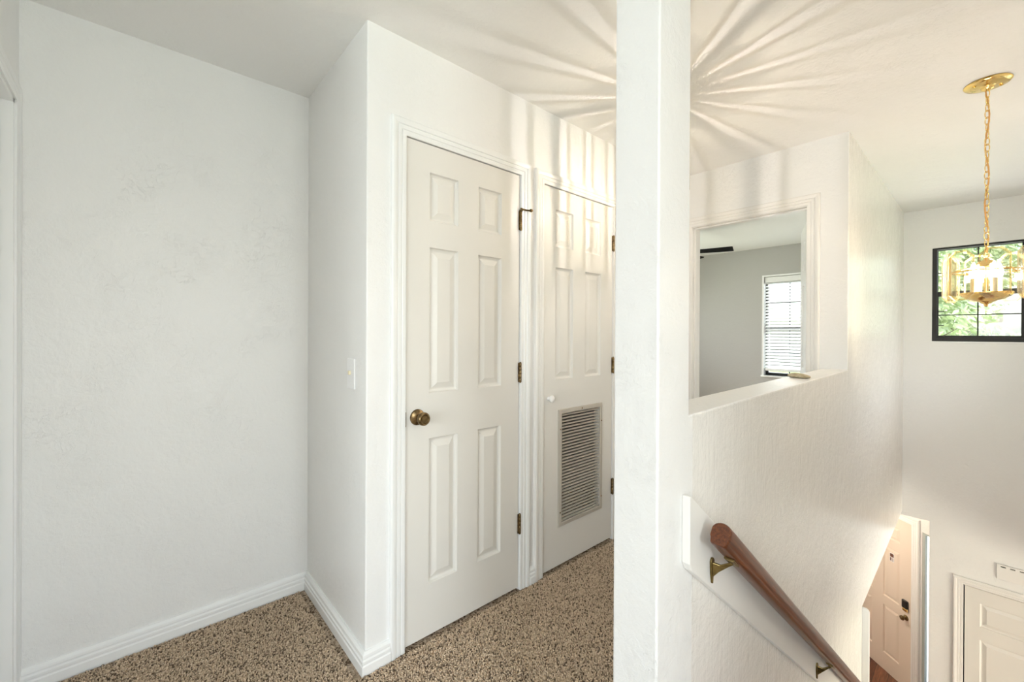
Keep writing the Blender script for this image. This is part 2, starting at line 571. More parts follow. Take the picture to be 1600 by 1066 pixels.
# bedroom shell
BX = 6.31
BW = (1.985, 1.03, 0.72, 2.035)     # window: left y, right y, sill z, head z
bm = bmesh.new()
holed_slab(bm, YB, 3.7, 0, CEIL, [(BW[1], BW[0], BW[2], BW[3])], lambda a, b: (BX, a, b), lambda a, b: (BX+0.11, a, b))
tag(finish('wall_bedroom_far', bm, M['grey']), 'grey bedroom wall with a blind covered window', 'wall', S)
bm = bmesh.new()
holed_slab(bm, XE + 0.115, BX, 0, CEIL, [(3.9, 5.7, 0.8, 2.05)], lambda a, b: (a, 3.58, b), lambda a, b: (a, 3.70, b))
tag(finish('wall_bedroom_side', bm, M['grey']), 'grey side wall of the bedroom', 'wall', S)
tag(box('wall_bedroom_near', XW + 0.12, BX, YB - 0.12, YB, 0, CEIL, M['grey']), 'grey bedroom wall beside the open door', 'wall', S)

# stairwell front wall with the window, closet door below, opening to the entry
WN = (-0.236, 0.330, 1.212, 2.062)
CD = (-0.50, 0.113, ZL, -0.936)
bm = bmesh.new()
holed_slab(bm, YN - 0.1, YB, ZL, CEIL, [(WN[0], WN[1], WN[2], WN[3]), (CD[0]-0.010, CD[1]+0.010, ZL-1, CD[3]+0.010), (0.338, 9, ZL-1, ZC)],
           lambda a, b: (XW, a, b), lambda a, b: (XW+0.12, a, b))
tag(finish('wall_front', bm, M['wall'], bevel=0.003), 'tall cream stairwell wall with a small dark framed window', 'wall', S)
bm = bmesh.new()
holed_slab(bm, XP, XW, ZL, CEIL, [(2.6, 5.30, ZL - 1, -0.62), (3.5, 5.0, 0.9, 2.1)], lambda a, b: (a, YN, b), lambda a, b: (a, YN - 0.12, b))  # lower opening and side window added to let fill light in
tag(finish('wall_stairwell_right', bm, M['wall']), 'side wall of the stairwell, with an opening added at the foot of the stairs', 'wall', S)
bm = bmesh.new()  # unseen room added to brighten the lower stairwell
add_box(bm, 1.4, 1.5, -3.6, YN - 0.12, ZL, ZC)
add_box(bm, 6.4, 6.5, -3.6, YN - 0.10, ZL, ZC)
holed_slab(bm, 1.4, 6.5, ZL, ZC, [(1.9, 5.2, ZL + 0.5, ZC - 0.35)], lambda a, b: (a, -3.6, b), lambda a, b: (a, -3.72, b))
add_box(bm, 1.4, 6.5, -3.72, YN - 0.12, ZC, ZC + 0.1)
tag(finish('wall_added_living', bm, M['wall']), 'walls and ceiling of an added unseen living room at the foot of the stairs', 'wall', S)
tag(box('floor_added_living', 1.4, 6.5, -3.72, YN, ZL - 0.1, ZL, M['plank']), 'plank floor of the added unseen living room', 'floor', S)
# closet behind the lower door
bm = bmesh.new()
add_box(bm, XW + 0.12, 6.45, YN - 0.1, YN, ZL, ZC)
add_box(bm, XW + 0.12, 6.45, 0.22, 0.30, ZL, ZC)
add_box(bm, 6.40, 6.48, YN, 0.30, ZL, ZC)
tag(finish('wall_lower_closet', bm, M['wall']), 'walls of the closet beside the entry', 'wall', S)

# landing behind the camera
WL = (-2.2, 0.15, 0.75, 2.1)     # added window in the far left wall
bm = bmesh.new()
holed_slab(bm, YR, YA, 0, CEIL, [WL], lambda a, b: (XL, a, b), lambda a, b: (XL-0.12, a, b))
tag(finish('wall_landing_left', bm, M['wall']), 'landing wall with an added wide window', 'wall', S)
WB = (-0.25, 1.60, 0.75, 2.1)  # added window in the unseen rear wall of the landing
bm = bmesh.new()
holed_slab(bm, XL, XR, 0, CEIL, [WB], lambda a, b: (a, YR, b), lambda a, b: (a, YR-0.12, b))
tag(finish('wall_landing_rear', bm, M['wall']), 'landing wall behind the camera with an added window', 'wall', S)
tag(box('wall_landing_right', XR, XR + 0.12, YR, YN - 0.12, 0, CEIL, M['wall']), 'landing wall beside the stair head', 'wall', S)
tag(box('wall_under_landing', XP - 0.1, XP, YN, YF, ZL, ZC, M['wall']), 'wall under the landing', 'wall', S)

# return wall with a cased opening at the far left of the view
AX = -0.302
bm = bmesh.new()
LD = (1.44, 2.178)
holed_slab(bm, 1.15, YA, 0, CEIL, [(LD[0], LD[1], -1, 2.047)], lambda a, b: (AX, a, b), lambda a, b: (AX - 0.115, a, b))
tag(finish('wall_left', bm, M['wall']), 'wall edge with a cased opening at the left of the alcove', 'wall', S)

# lower entry: angled wall with the front door and its sidelight
AN = radians(49)
TD = Vector((cos(AN), sin(AN), 0)); ND = Vector((-sin(AN), cos(AN), 0))
C0 = Vector((7.05, 0.852, 0)); S0 = C0.dot(TD); O0 = C0 - S0*TD
def AW(s, z, h): 
    p = O0 + TD*s + ND*h
    return (p.x, p.y, z)
FD = (4.888, 5.80, ZL, -0.962)
SL = (4.52, 4.765, ZL + 0.06, -0.985)
bm = bmesh.new()
holed_slab(bm, 4.2, 8.2, ZL, ZC, [(FD[0]-0.004, FD[1]+0.004, ZL-1, FD[3]+0.004), SL], lambda a, b: AW(a, b, 0), lambda a, b: AW(a, b, -0.06))
tag(finish('wall_entry', bm, M['wall']), 'angled wall around the front door downstairs', 'wall', S)
bm = bmesh.new()
add_box(bm, 3.04, 9.0, 3.8, 3.9, ZL, ZC)
add_box(bm, 3.04, 3.51, YB, YB + 0.1, ZL, ZC)
add_box(bm, 3.04, 3.10, YB + 0.1, 3.8, ZL, ZC)
tag(finish('wall_lower', bm, M['wall']), 'back walls of the entry downstairs', 'wall', S)

# white end board capping the wall where it stops, its rounded lip standing proud of the wall face
bm = bmesh.new()
r = 0.024
tp = [(YB + 0.012, ZL), (YF - 0.036, ZL)]
for k in range(9):
    t = pi - pi/2*k/8
    tp.append((YF - 0.036 + r + r*cos(t), -0.497 - r + r*sin(t)))
tp.append((YB + 0.012, -0.497))
add_prism(bm, tp, lambda a, b: (3.512, a, b), lambda a, b: (3.532, a, b))
tag(finish('trim_stair_end', bm, M['trim'], bevel=0.003), 'white rounded end board where the stair wall stops', 'trim', S)

# carpeted flight of stairs
bm = bmesh.new()
n = 15; rise = -ZL/n; run = 0.254
prof = [(XP - 0.005, ZL)]
prof.append((XP - 0.005, -rise))
for k in range(1, n):
    x0 = XP + run*(k-1)
    if k > 1: prof.append((x0 - 0.0, -rise*k))
    prof.append((x0 + run, -rise*k))
prof.append((XP + run*(n-1), ZL))
add_prism(bm, prof, lambda a, b: (a, YN + 0.003, b), lambda a, b: (a, YF - 0.003, b))
tag(finish('staircase', bm, M['carpet'], bevel=0.012), 'carpeted stair flight going down to the entry', 'stairs', S)

# ------------------------------------------------------------------ baseboards and casings
BASE = [(0.0, 0.0), (0.019, 0.0), (0.019, 0.036), (0.0155, 0.040), (0.0155, 0.044), (0.018, 0.047), (0.018, 0.055), (0.0135, 0.059), (0.0135, 0.063), (0.0155, 0.066), (0.014, 0.074), (0.006, 0.083), (0.0, 0.083)]
def baseboard(name, path, label, z0=0.0, mat=None):
    bm = bmesh.new()
    add_sweep(bm, path, BASE, lambda a, b, h: (a, b, z0 + h))
    return tag(finish(name, bm, mat or M['trim']), label, 'baseboard', S)
# walking so that the room is on the left of the path
baseboard('baseboard_alcove', [(XS, YA), (AX + 0.001, YA)], 'white moulded baseboard along the alcove back wall')
baseboard('baseboard_return', [(0.7365, YD), (XS, YD), (XS, YA)], 'white moulded baseboard wrapping the outer corner below the light switch')
baseboard('baseboard_pier', [(1.518, YD), (1.484, YD)], 'short white baseboard between the two door casings')
baseboard('baseboard_hall', [(XE, YD), (2.262, YD)], 'white baseboard at the end of the closet wall')

CASE = [(0.0, 0.0), (0.0, 0.009), (0.004, 0.011), (0.016, 0.011), (0.019, 0.0085), (0.022, 0.012), (0.034, 0.0125), (0.037, 0.010), (0.040, 0.0145), (0.050, 0.017), (0.058, 0.017), (0.064, 0.013), (0.064, 0.0)]
def casing(name, path, mp, label, mat, parent=None, prof=CASE):
    bm = bmesh.new()
    add_sweep(bm, path, prof, mp)
    o = finish(name, bm, mat, parent)
    if parent is None:
        tag(o, label, 'door casing', S)
    return o
dw = lambda a, b, h: (a, YD - h, b)
casing('trim_1', [(D1[0]-0.002, 0.0), (D1[0]-0.002, DT+0.003), (D1[1]+0.006, DT+0.003), (D1[1]+0.006, 0.0)], dw, 'white moulded casing around the nearer closet door', M['trim'])
casing('trim_2', [(D2[0]-0.002, 0.0), (D2[0]-0.002, DT+0.001), (D2[1]+0.006, DT+0.001), (D2[1]+0.006, 0.0)], dw, 'white moulded casing around the vented closet door', M['trimwarm'])
# bedroom doorway: casing and jamb
hw = lambda a, b, h: (XE - h, a, b)
casing('trim_3', [(BD[0], 0.0), (BD[0], BT), (BD[1], BT), (BD[1], 0.0)], lambda a, b, h: (XE - h, a, b), 'cream moulded casing around the bedroom doorway', M['trimwarm'])
bm = bmesh.new()
add_box(bm, XE - 0.002, XE + 0.118, BD[0]-0.012, BD[0]+0.004, 0, BT)
add_box(bm, XE - 0.002, XE + 0.118, BD[1]-0.004, BD[1]+0.012, 0, BT)
add_box(bm, XE - 0.002, XE + 0.118, BD[0]-0.012, BD[1]+0.012, BT-0.004, BT+0.012)
add_box(bm, XE + 0.03, XE + 0.07, BD[0]+0.004, BD[0]+0.012, 0, BT-0.012)
add_box(bm, XE + 0.03, XE + 0.07, BD[1]-0.012, BD[1]-0.004, 0, BT-0.012)
add_box(bm, XE + 0.03, XE + 0.07, BD[0]+0.004, BD[1]-0.004, BT-0.014, BT-0.004)
jamb = tag(finish('trim_4', bm, M['trimwarm']), 'cream jamb lining the bedroom doorway', 'door jamb', S)
bm = bmesh.new()
add_box(bm, XE + 0.052, XE + 0.060, BD[1]-0.0055, BD[1]-0.003, 0.875, 0.945)
finish('strike_plate', bm, M['antique'], jamb)
for o_ in jamb.children: o_['label'] = 'dark brass strike plate'

# left cased opening
casing('trim_5', [(LD[0], 0.0), (LD[0], 2.047), (LD[1], 2.047), (LD[1], 0.0)], lambda a, b, h: (AX + h, a, b), 'white fluted casing around the door at the left edge', M['trim'], prof=[(d, h*0.55) for d, h in CASE])
bm = bmesh.new()
add_box(bm, AX - 0.118, AX - 0.001, LD[1] - 0.014, LD[1] + 0.004, 0, 2.047)
add_box(bm, AX - 0.118, AX - 0.001, LD[0] - 0.004, LD[0] + 0.014, 0, 2.047)
add_box(bm, AX - 0.118, AX - 0.001, LD[0], LD[1], 2.033, 2.050)
tag(finish('trim_6', bm, M['trim']), 'white jamb inside the opening at the left edge', 'door jamb', S)

# ------------------------------------------------------------------ panelled doors
def door_leaf(name, w, h, panels, mp, mat, parent, th=0.035, hole=None, both=False):
    """leaf in (a: 0..w, b: 0..h); mp(a,b,d): d = depth behind the face. panels (a0,a1,b0,b1)"""
    bm = bmesh.new()
    cuts = panels + ([hole] if hole else [])
    A = sorted({0, w, *[v for p in cuts for v in p[:2]]}); B = sorted({0, h, *[v for p in cuts for v in p[2:]]})
    vt = {}
    def v(a, b, d=0.0):
        k = (round(a, 5), round(b, 5), round(d, 5))
        if k not in vt: vt[k] = bm.verts.new(mp(a, b, d))
        return vt[k]
    for i in range(len(A)-1):
        for j in range(len(B)-1):
            ca, cb = (A[i]+A[i+1])/2, (B[j]+B[j+1])/2
            inn = [p for p in cuts if p[0] < ca < p[1] and p[2] < cb < p[3]]
            if inn: continue
            bm.faces.new([v(A[i],B[j]), v(A[i+1],B[j]), v(A[i+1],B[j+1]), v(A[i],B[j+1])])
    def grid_edge(p, fix, side):
        pass
    def ring(p, ins, d):
        return [(p[0]+ins, p[2]+ins, d), (p[1]-ins, p[2]+ins, d), (p[1]-ins, p[3]-ins, d), (p[0]+ins, p[3]-ins, d)]
    for p in panels:
        sm = min(p[1]-p[0], p[3]-p[2])
        ins = [0.0, 0.004, 0.010, 0.015, min(0.040, sm*0.3)]
        dep = [0.0, 0.010, 0.0135, 0.0135, 0.0040]
        prev = None
        # first ring has extra verts where grid lines cross its edges
        ra = [a for a in A if p[0] <= a <= p[1]]; rb = [b for b in B if p[2] <= b <= p[3]]
        loop0 = [(a, p[2]) for a in ra] + [(p[1], b) for b in rb[1:]] + [(a, p[3]) for a in ra[-2::-1]] + [(p[0], b) for b in rb[-2:0:-1]]
        R0 = [v(a, b) for a, b in loop0]
        rings = [[bm.verts.new(mp(*q)) for q in ring(p, i, d)] for i, d in zip(ins[1:], dep[1:])]
        corners = [loop0.index(c) for c in ((p[0], p[2]), (p[1], p[2]), (p[1], p[3]), (p[0], p[3]))]
        for c in range(4):
            i0, i1 = corners[c], corners[(c+1) % 4]
            if i1 <= i0: i1 += len(R0)
            chain = [R0[k % len(R0)] for k in range(i0, i1+1)]
            bm.faces.new(chain + [rings[0][(c+1) % 4], rings[0][c]])
        for r0, r1 in zip(rings, rings[1:]):
            for c in range(4):
                bm.faces.new([r0[c], r0[(c+1) % 4], r1[(c+1) % 4], r1[c]])
        bm.faces.new(rings[-1])
    # sides, back
    edge = [(a, 0) for a in A] + [(w, b) for b in B[1:]] + [(a, h) for a in A[-2::-1]] + [(0, b) for b in B[-2:0:-1]]
    F = [v(a, b) for a, b in edge]
    Bk = [bm.verts.new(mp(a, b, th)) for a, b in edge]
    for i in range(len(F)):
        j = (i+1) % len(F)
        bm.faces.new([F[i], F[j], Bk[j], Bk[i]])
    if hole:
        hr = [v(hole[0], hole[2]), v(hole[1], hole[2]), v(hole[1], hole[3]), v(hole[0], hole[3])]
        ha = [a for a in A if hole[0] <= a <= hole[1]]; hb = [b for b in B if hole[2] <= b <= hole[3]]
        lp = [(a, hole[2]) for a in ha] + [(hole[1], b) for b in hb[1:]] + [(a, hole[3]) for a in ha[-2::-1]] + [(hole[0], b) for b in hb[-2:0:-1]]
        X = [v(a, b) for a, b in lp]; Y = [bm.verts.new(mp(a, b, th)) for a, b in lp]
        for i in range(len(X)):
            j = (i+1) % len(X)
            bm.faces.new([X[i], X[j], Y[j], Y[i]])
    else:
        bm.faces.new(Bk[::-1])
    return finish(name, bm, mat, parent)

def panel_set(w, cols, rows):
    return [(c0, c1, r0, r1) for c0, c1 in cols for r0, r1 in rows]

ROWS = [(0.213, 0.816), (1.005, 1.608), (1.718, 1.917)]
def hinge(name, parent, x, y, z0, z1, axis='x', mat=None):
    mat = mat or M['antique']
    bm = bmesh.new()
    k = (z1 - z0)/5
    for i in range(5):
        add_lathe(bm, [(0.0, 0), (0.0058, 0), (0.0064, 0.001), (0.0064, k-0.0016), (0.0058, k-0.0006), (0, k-0.0006)], 14, Matrix.Translation((x, y, z0 + i*k)))
    for zz in (z0 - 0.004, z1):
        add_lathe(bm, [(0, 0), (0.004, 0), (0.005, 0.002), (0.004, 0.004), (0, 0.004)], 12, Matrix.Translation((x, y, zz)))
    add_box(bm, x - 0.010, x + 0.010, y + 0.003, y + 0.006, z0, z1)
    o = finish(name, bm, mat, parent, smooth=True)
    o['label'] = 'antique brass hinge'
    return o

# --- nearer closet door
ox, oz = D1[0], 0.014
d1 = empty('door_1', (ox, YD, oz), 'off-white six panel closet door with an antique brass knob', 'door', S)
def loc(fn): return fn
mp1 = lambda a, b, d: (a, -0.001 + d, b)
door_leaf('leaf', D1[1]-D1[0], DT-oz, panel_set(0, [(0.108, 0.250), (0.360, 0.498)], ROWS), mp1, M['door'], d1)
RX = Matrix.Rotation(pi/2, 4, 'X')   # lathe axis z -> -y
bm = bmesh.new()
kx, kz = 0.855 - ox, 0.926 - oz
T = Matrix.Translation((kx, -0.001, kz)) @ RX
add_lathe(bm, [(0, 0), (0.0325, 0), (0.0325, 0.003), (0.030, 0.007), (0.022, 0.010), (0.014, 0.013), (0.0125, 0.020), (0.0125, 0.030), (0.016, 0.034), (0.0235, 0.040), (0.0265, 0.048), (0.0265, 0.056), (0.024, 0.061), (0.0205, 0.063), (0.018, 0.0625), (0.0155, 0.058), (0.0125, 0.0575), (0.0125, 0.0595), (0, 0.0605)], 40, T)
kn = finish('knob', bm, M['antique'], d1, smooth=True, angle=35); kn['label'] = 'antique brass knob'
bm = bmesh.new()
add_box(bm, -0.0045, -0.0005, -0.0095, 0.002, 0.895-oz, 0.953-oz)
lt = finish('latch_plate', bm, M['antique'], d1); lt['label'] = 'dark brass latch plate'
hz = [(0.282, 0.376), (1.028, 1.122), (1.776, 1.868)]
for i, (a, b) in enumerate(hz):
    h_ = hinge('hinge', d1, D1[1] + 0.003 - ox, -0.009, a - oz, b - oz)
    if i == 2:
        bm = bmesh.new()
        x0 = D1[1] + 0.003 - ox; z0 = b - oz
        add_lathe(bm, [(0.003, 0.0), (0.009, 0.001), (0.009, 0.006), (0.003, 0.007)], 14, Matrix.Translation((x0, -0.009, z0)))
        add_tube(bm, [(x0 - 0.004, -0.010, z0 + 0.012), (x0 + 0.006, -0.014, z0 + 0.010), (x0 + 0.022, -0.024, z0 + 0.006), (x0 + 0.044, -0.030, z0 + 0.007)], [0.005, 0.005, 0.004, 0.004], 10)
        add_lathe(bm, [(0, -0.008), (0.007, -0.006), (0.0085, 0), (0.007, 0.006), (0, 0.008)], 14, Matrix.Translation((x0 + 0.048, -0.031, z0 + 0.008)) @ Matrix.Rotation(pi/2, 4, 'Y'))
        ds = finish('door_stop', bm, M['antique'], h_, smooth=True); ds['label'] = 'hinge pin door stop'

# --- vented closet door
ox2 = D2[0]
d2 = empty('door_2', (ox2, YD, oz), 'off-white closet door with a white knob and a large louvred vent', 'door', S)
G = (1.702 - ox2, 2.090 - ox2, 0.222 - oz, 0.856 - oz)
door_leaf('leaf', D2[1]-D2[0], DT-0.002-oz, panel_set(0, [(0.094, 0.238), (0.346, 0.492)], ROWS[1:]), mp1, M['door'], d2,
          hole=(G[0]+0.022, G[1]-0.022, G[2]+0.022, G[3]-0.022))
M['grille'] = simple('greige_metal_grille', (0.50, 0.46, 0.40), 0.4, 0.0)
# frame mesh is the part; louvres and screws are its sub-parts
bm = bmesh.new()
FR = [(0.0, 0.0), (0.0, 0.005), (0.003, 0.008), (0.020, 0.010), (0.024, 0.008), (0.024, 0.0)]
pth = [(G[0], G[2]), (G[1], G[2]), (G[1], G[3]), (G[0], G[3])]
def closed_sweep(bm, path, prof, mp):
    n = len(path); segs = []
    for i in range(n):
        d = (Vector(path[(i+1) % n]) - Vector(path[i])).normalized(); segs.append(Vector((-d.y, d.x)))
    rings = []
    for i in range(n):
        m = segs[i-1] + segs[i]; m = m/(m.dot(segs[i]))
        rings.append([bm.verts.new(mp(path[i][0]+m.x*d, path[i][1]+m.y*d, h)) for d, h in prof])
    k = len(prof)
    for i in range(n):
        a, b = rings[i], rings[(i+1) % n]
        for q in range(k):
            r_ = (q+1) % k
            bm.faces.new([a[q], a[r_], b[r_], b[q]])
closed_sweep(bm, pth, FR, lambda a, b, h: (a, -0.001 - h, b))
vgf = finish('vent_grille', bm, M['grille'], d2); vgf['label'] = 'greige louvred return air grille'
bm = bmesh.new()
nl = 34
z0, z1 = G[2] + 0.024, G[3] - 0.024
for i in range(nl):
    zc = z0 + (i + 0.5)*(z1 - z0)/nl
    x0, x1 = G[0] + 0.022, G[1] - 0.022
    vs = [bm.verts.new(p) for p in ((x0, -0.005, zc-0.0030), (x1, -0.005, zc-0.0030), (x1, 0.005, zc+0.0026), (x0, 0.005, zc+0.0026), (x0, -0.0042, zc-0.0050), (x1, -0.0042, zc-0.0050), (x1, 0.0058, zc+0.0006), (x0, 0.0058, zc+0.0006))]
    for f in ((0,1,2,3), (7,6,5,4), (0,4,5,1), (1,5,6,2), (2,6,7,3), (3,7,4,0)):
        bm.faces.new([vs[k] for k in f])
finish('louvres', bm, M['grille'], vgf)
for (sx, sz) in ((G[0]+0.012, 0.30-oz), (G[0]+0.012, 0.75-oz), (G[1]-0.012, 0.30-oz), (G[1]-0.012, 0.75-oz), ((G[0]+G[1])/2+0.0, G[3]-0.011)):
    bm = bmesh.new()
    add_lathe(bm, [(0, 0), (0.0045, 0), (0.004, 0.002), (0, 0.0028)], 12, Matrix.Translation((sx, -0.0105, sz)) @ RX)
    sc_ = finish('screw', bm, M['antique'], vgf, smooth=True); sc_['label'] = 'dark screw head'
bm = bmesh.new()
add_lathe(bm, [(0, 0), (0.010, 0), (0.009, 0.010), (0.012, 0.014), (0.017, 0.019), (0.0185, 0.024), (0.017, 0.029), (0.011, 0.032), (0, 0.033)], 28, Matrix.Translation((1.629 - ox2, -0.001, 0.924 - oz)) @ RX)
k2 = finish('knob', bm, M['plastic'], d2, smooth=True); k2['label'] = 'round white knob'
for a, b in hz:
    hinge('hinge', d2, D2[1] + 0.004 - ox2, -0.009, a - oz, b - oz)

# --- bedroom door, standing open into the bedroom
pv = (XE + 0.118, BD[0] + 0.006)
d3 = empty('door_3', (pv[0], pv[1], 0.014), 'white bedroom door standing open behind the right jamb', 'door', S, rz=radians(18.5))
# local x along the leaf away from the hinge, face towards +y
door_leaf('leaf', 0.70, 2.03, panel_set(0, [(0.11, 0.29), (0.41, 0.59)], ROWS), lambda a, b, d: (a, -d, b), M['trim'], d3)
for a, b in ((0.28, 0.37), (1.05, 1.145), (1.785, 1.878)):
    bm = bmesh.new()
    for i in range(3):
        add_lathe(bm, [(0, 0), (0.0062, 0), (0.0062, (b-a)/3 - 0.001), (0, (b-a)/3 - 0.001)], 12, Matrix.Translation((-0.004, 0.004, a - 0.014 + i*(b-a)/3)))
    h_ = finish('hinge', bm, M['aged'], d3, smooth=True); h_['label'] = 'brass hinge'
for a, b in ((0.28, 0.37), (1.055, 1.145), (1.785, 1.878)):
    bm = bmesh.new()
    xa, xb = XE + 0.084, XE + 0.1185
    y0 = BD[0] + 0.0042
    rc = 0.010
    pp = [(xb, a), (xb, b)]
    for k in range(6):
        t = pi/2 + pi/2*k/5
        pp.append((xa + rc + rc*cos(t), b - rc + rc*sin(t)))
    for k in range(6):
        t = pi + pi/2*k/5
        pp.append((xa + rc + rc*cos(t), a + rc + rc*sin(t)))
    add_prism(bm, pp, lambda p, q: (p, y0, q), lambda p, q: (p, y0 + 0.0025, q))
    hl = finish('hinge_plate', bm, M['aged'], jamb); hl['label'] = 'brass hinge plate'

# --- closet door downstairs
d4 = empty('door_4', (XW, CD[1], ZL + 0.014), 'off-white panelled closet door downstairs below the stairwell window', 'door', S)
# local: a runs towards -y
WD = CD[1] - CD[0]; HD = CD[3] - ZL - 0.014
ztop = HD
pn = [(0.090, WD-0.090, ztop-0.323, ztop-0.119), (0.090, WD-0.090, ztop-1.02, ztop-0.436), (0.090, WD-0.090, 0.20, ztop-1.19)]
door_leaf('leaf', WD, HD, pn, lambda a, b, d: (0.004 + d, -a, b), M['door'], d4)
lw_ = lambda a, b, h: (XW - h, a, b)
casing('trim_7', [(CD[0]-0.008, ZL), (CD[0]-0.008, CD[3]+0.008), (CD[1]+0.008, CD[3]+0.008), (CD[1]+0.008, ZL)], lw_, 'white casing around the closet door downstairs', M['trimwarm'])

# --- front door
d5 = empty('door_5', AW(FD[0], ZL + 0.012, 0), 'cream six panel front door downstairs with a black keypad lock', 'door', S, rz=AN)
WF = FD[1] - FD[0]; HF = FD[3] - ZL - 0.012
zr = lambda z: z - (ZL + 0.012)
rows = [(zr(-2.72), zr(-2.12)), (zr(-2.005), zr(-1.37)), (zr(-1.26), zr(-1.08))]
door_leaf('leaf', WF, HF, panel_set(0, [(0.155, 0.375), (0.535, 0.755)], rows), lambda a, b, d: (a, -d - 0.002, b), M['front'], d5, th=0.044)
def RYp(x, z, y=-0.002): return Matrix.Translation((x, y, z)) @ Matrix.Rotation(-pi/2, 4, 'X')
bm = bmesh.new()
add_box(bm, 0.035, 0.105, -0.002, 0.026, zr(-1.985), zr(-1.885))
lk = finish('keypad_lock', bm, M['black'], d5, bevel=0.012); lk['label'] = 'black keypad deadbolt'
bm = bmesh.new()
add_box(bm, 0.038, 0.102, -0.002, 0.022, zr(-2.020), zr(-1.975))
lp_ = finish('lock_plate', bm, M['brass'], lk, bevel=0.012); lp_['label'] = 'brass base of the lock'
bm = bmesh.new()
add_lathe(bm, [(0, 0), (0.032, 0), (0.032, 0.004), (0.024, 0.010), (0.012, 0.014), (0.012, 0.03), (0.022, 0.036), (0.028, 0.046), (0.026, 0.056), (0.016, 0.062), (0, 0.063)], 28, RYp(0.070, zr(-2.095)))
fk = finish('knob', bm, M['antique'], d5, smooth=True); fk['label'] = 'dark brass knob'
bm = bmesh.new()
add_box(bm, -0.003, 0.0005, -0.012, 0.004, zr(-2.12), zr(-2.06))
fl = finish('latch_plate', bm, M['antique'], d5); fl['label'] = 'dark latch plate'
bm = bmesh.new()
add_box(bm, 0.232, 0.288, -0.009, -0.004, zr(-1.530), zr(-1.425))
stk = finish('sticker', bm, M['plastic'], d5); stk['label'] = 'small notice sticker on the door'
M['stkdark'] = simple('sticker_dark_print', (0.10, 0.035, 0.02), 0.5)
bm = bmesh.new()
add_box(bm, 0.236, 0.284, -0.0042, -0.0032, zr(-1.474), zr(-1.432))
for k in range(4):
    add_box(bm, 0.238 + 0.002*(k % 2), 0.262 - 0.004*(k % 2), -0.0042, -0.0032, zr(-1.522 + 0.011*k), zr(-1.517 + 0.011*k))
add_box(bm, 0.267, 0.283, -0.0042, -0.0032, zr(-1.522), zr(-1.482))
finish('sticker_print', bm, M['stkdark'], stk)
aw = lambda a, b, h: AW(a, b, h)
casing('trim_8', [(FD[0]-0.004, ZL), (FD[0]-0.004, FD[3]+0.003), (FD[1]+0.004, FD[3]+0.003), (FD[1]+0.004, ZL)], aw, 'white casing around the front door', M['trim'],
       prof=[(d*1.5, h*1.2) for d, h in CASE])
# sidelight
w3 = empty('window_3', AW(SL[0], SL[2], 0), 'tall narrow sidelight window beside the front door', 'window', S, rz=AN)
sw, sh = SL[1]-SL[0], SL[3]-SL[2]
bm = bmesh.new()
holed_slab(bm, 0, sw, 0, sh, [(0.02, sw-0.030, 0.035, sh-0.02)], lambda a, b: (a, -0.004, b), lambda a, b: (a, -0.03, b))
M['sage'] = simple('grey_green_frame', (0.42, 0.46, 0.44), 0.5)
finish('frame', bm, M['sage'], w3)
bm = bmesh.new()
add_box(bm, 0.02, sw-0.030, -0.020, -0.016, 0.035, sh-0.02)
finish('pane', bm, M['pane'], w3)

# --- door added to block light through the cased opening at the far left
d6 = empty('added_door_6', (AX - 0.03, LD[0] + 0.017, 0.014), 'white panelled door added to block light in the opening at the left edge', 'door', S)
door_leaf('leaf', LD[1] - LD[0] - 0.034, 2.015, panel_set(0, [(0.11, 0.30), (0.40, 0.59)], ROWS), lambda a, b, d: (-d, a, b), M['trim'], d6)
# ------------------------------------------------------------------ windows
# stairwell window (local y, z on the wall plane)
w1 = empty('window_1', (XW, 0, 0), 'small dark bronze sash window high in the stairwell', 'window', S)
y0, y1, z0, z1 = WN
fx0, fx1 = 0.035, 0.095
bm = bmesh.new()
f = 0.024
holed_slab(bm, y0, y1, z0, z1, [(y0+f, y1-f-0.008, z0+f+0.010, z1-0.016)], lambda a, b: (0.012, a, b), lambda a, b: (fx1, a, b))
finish('frame', bm, M['dark'], w1, bevel=0.002)
zm = 1.642
def sash(name, za, zb, xo, ftop, fbot, side):
    bm = bmesh.new()
    ya, yb = y0 + 0.020, y1 - 0.020
    holed_slab(bm, ya, yb, za, zb, [(ya+side, yb-side, za+fbot, zb-ftop)], lambda a, b: (xo, a, b), lambda a, b: (xo+0.02, a, b))
    s_ = finish(name, bm, M['dark'], w1, bevel=0.0015)
    bm = bmesh.new()
    yc = (ya+yb)/2 + 0.0
    mm = 0.0045
    zc = (za + zb)/2
    add_box(bm, xo+0.006, xo+0.014, yc-mm, yc+mm, za+fbot*0.6, zb-ftop*0.6)
    add_box(bm, xo+0.006, xo+0.014, ya+side*0.6, yb-side*0.6, zc-0.0045, zc+0.0045)
    finish('muntin', bm, M['dark'], s_)
    bm = bmesh.new()
    add_box(bm, xo+0.009, xo+0.011, ya+side*0.5, yb-side*0.5, za+fbot*0.5, zb-ftop*0.5)
    finish('pane', bm, M['pane'], s_)
    return s_
sash('upper_sash', zm-0.020, z1-0.012, 0.062, 0.008, 0.030, 0.016)
ls = sash('lower_sash', z0+0.024, zm+0.022, 0.038, 0.044, 0.028, 0.020)
for zz in (1.355, 1.482):  # dark dashes modelled where the sash only shows reflections
    bm = bmesh.new()
    add_box(bm, 0.030, 0.042, y1-0.075, y1-0.036, zz-0.004, zz+0.004)
    finish('reflection_dash', bm, M['dark'], ls, bevel=0.001)
bm = bmesh.new()
add_box(bm, -0.008, 0.013, y0-0.012, y1+0.010, z0-0.014, z0)
finish('sill', bm, M['trim'], w1, bevel=0.003)

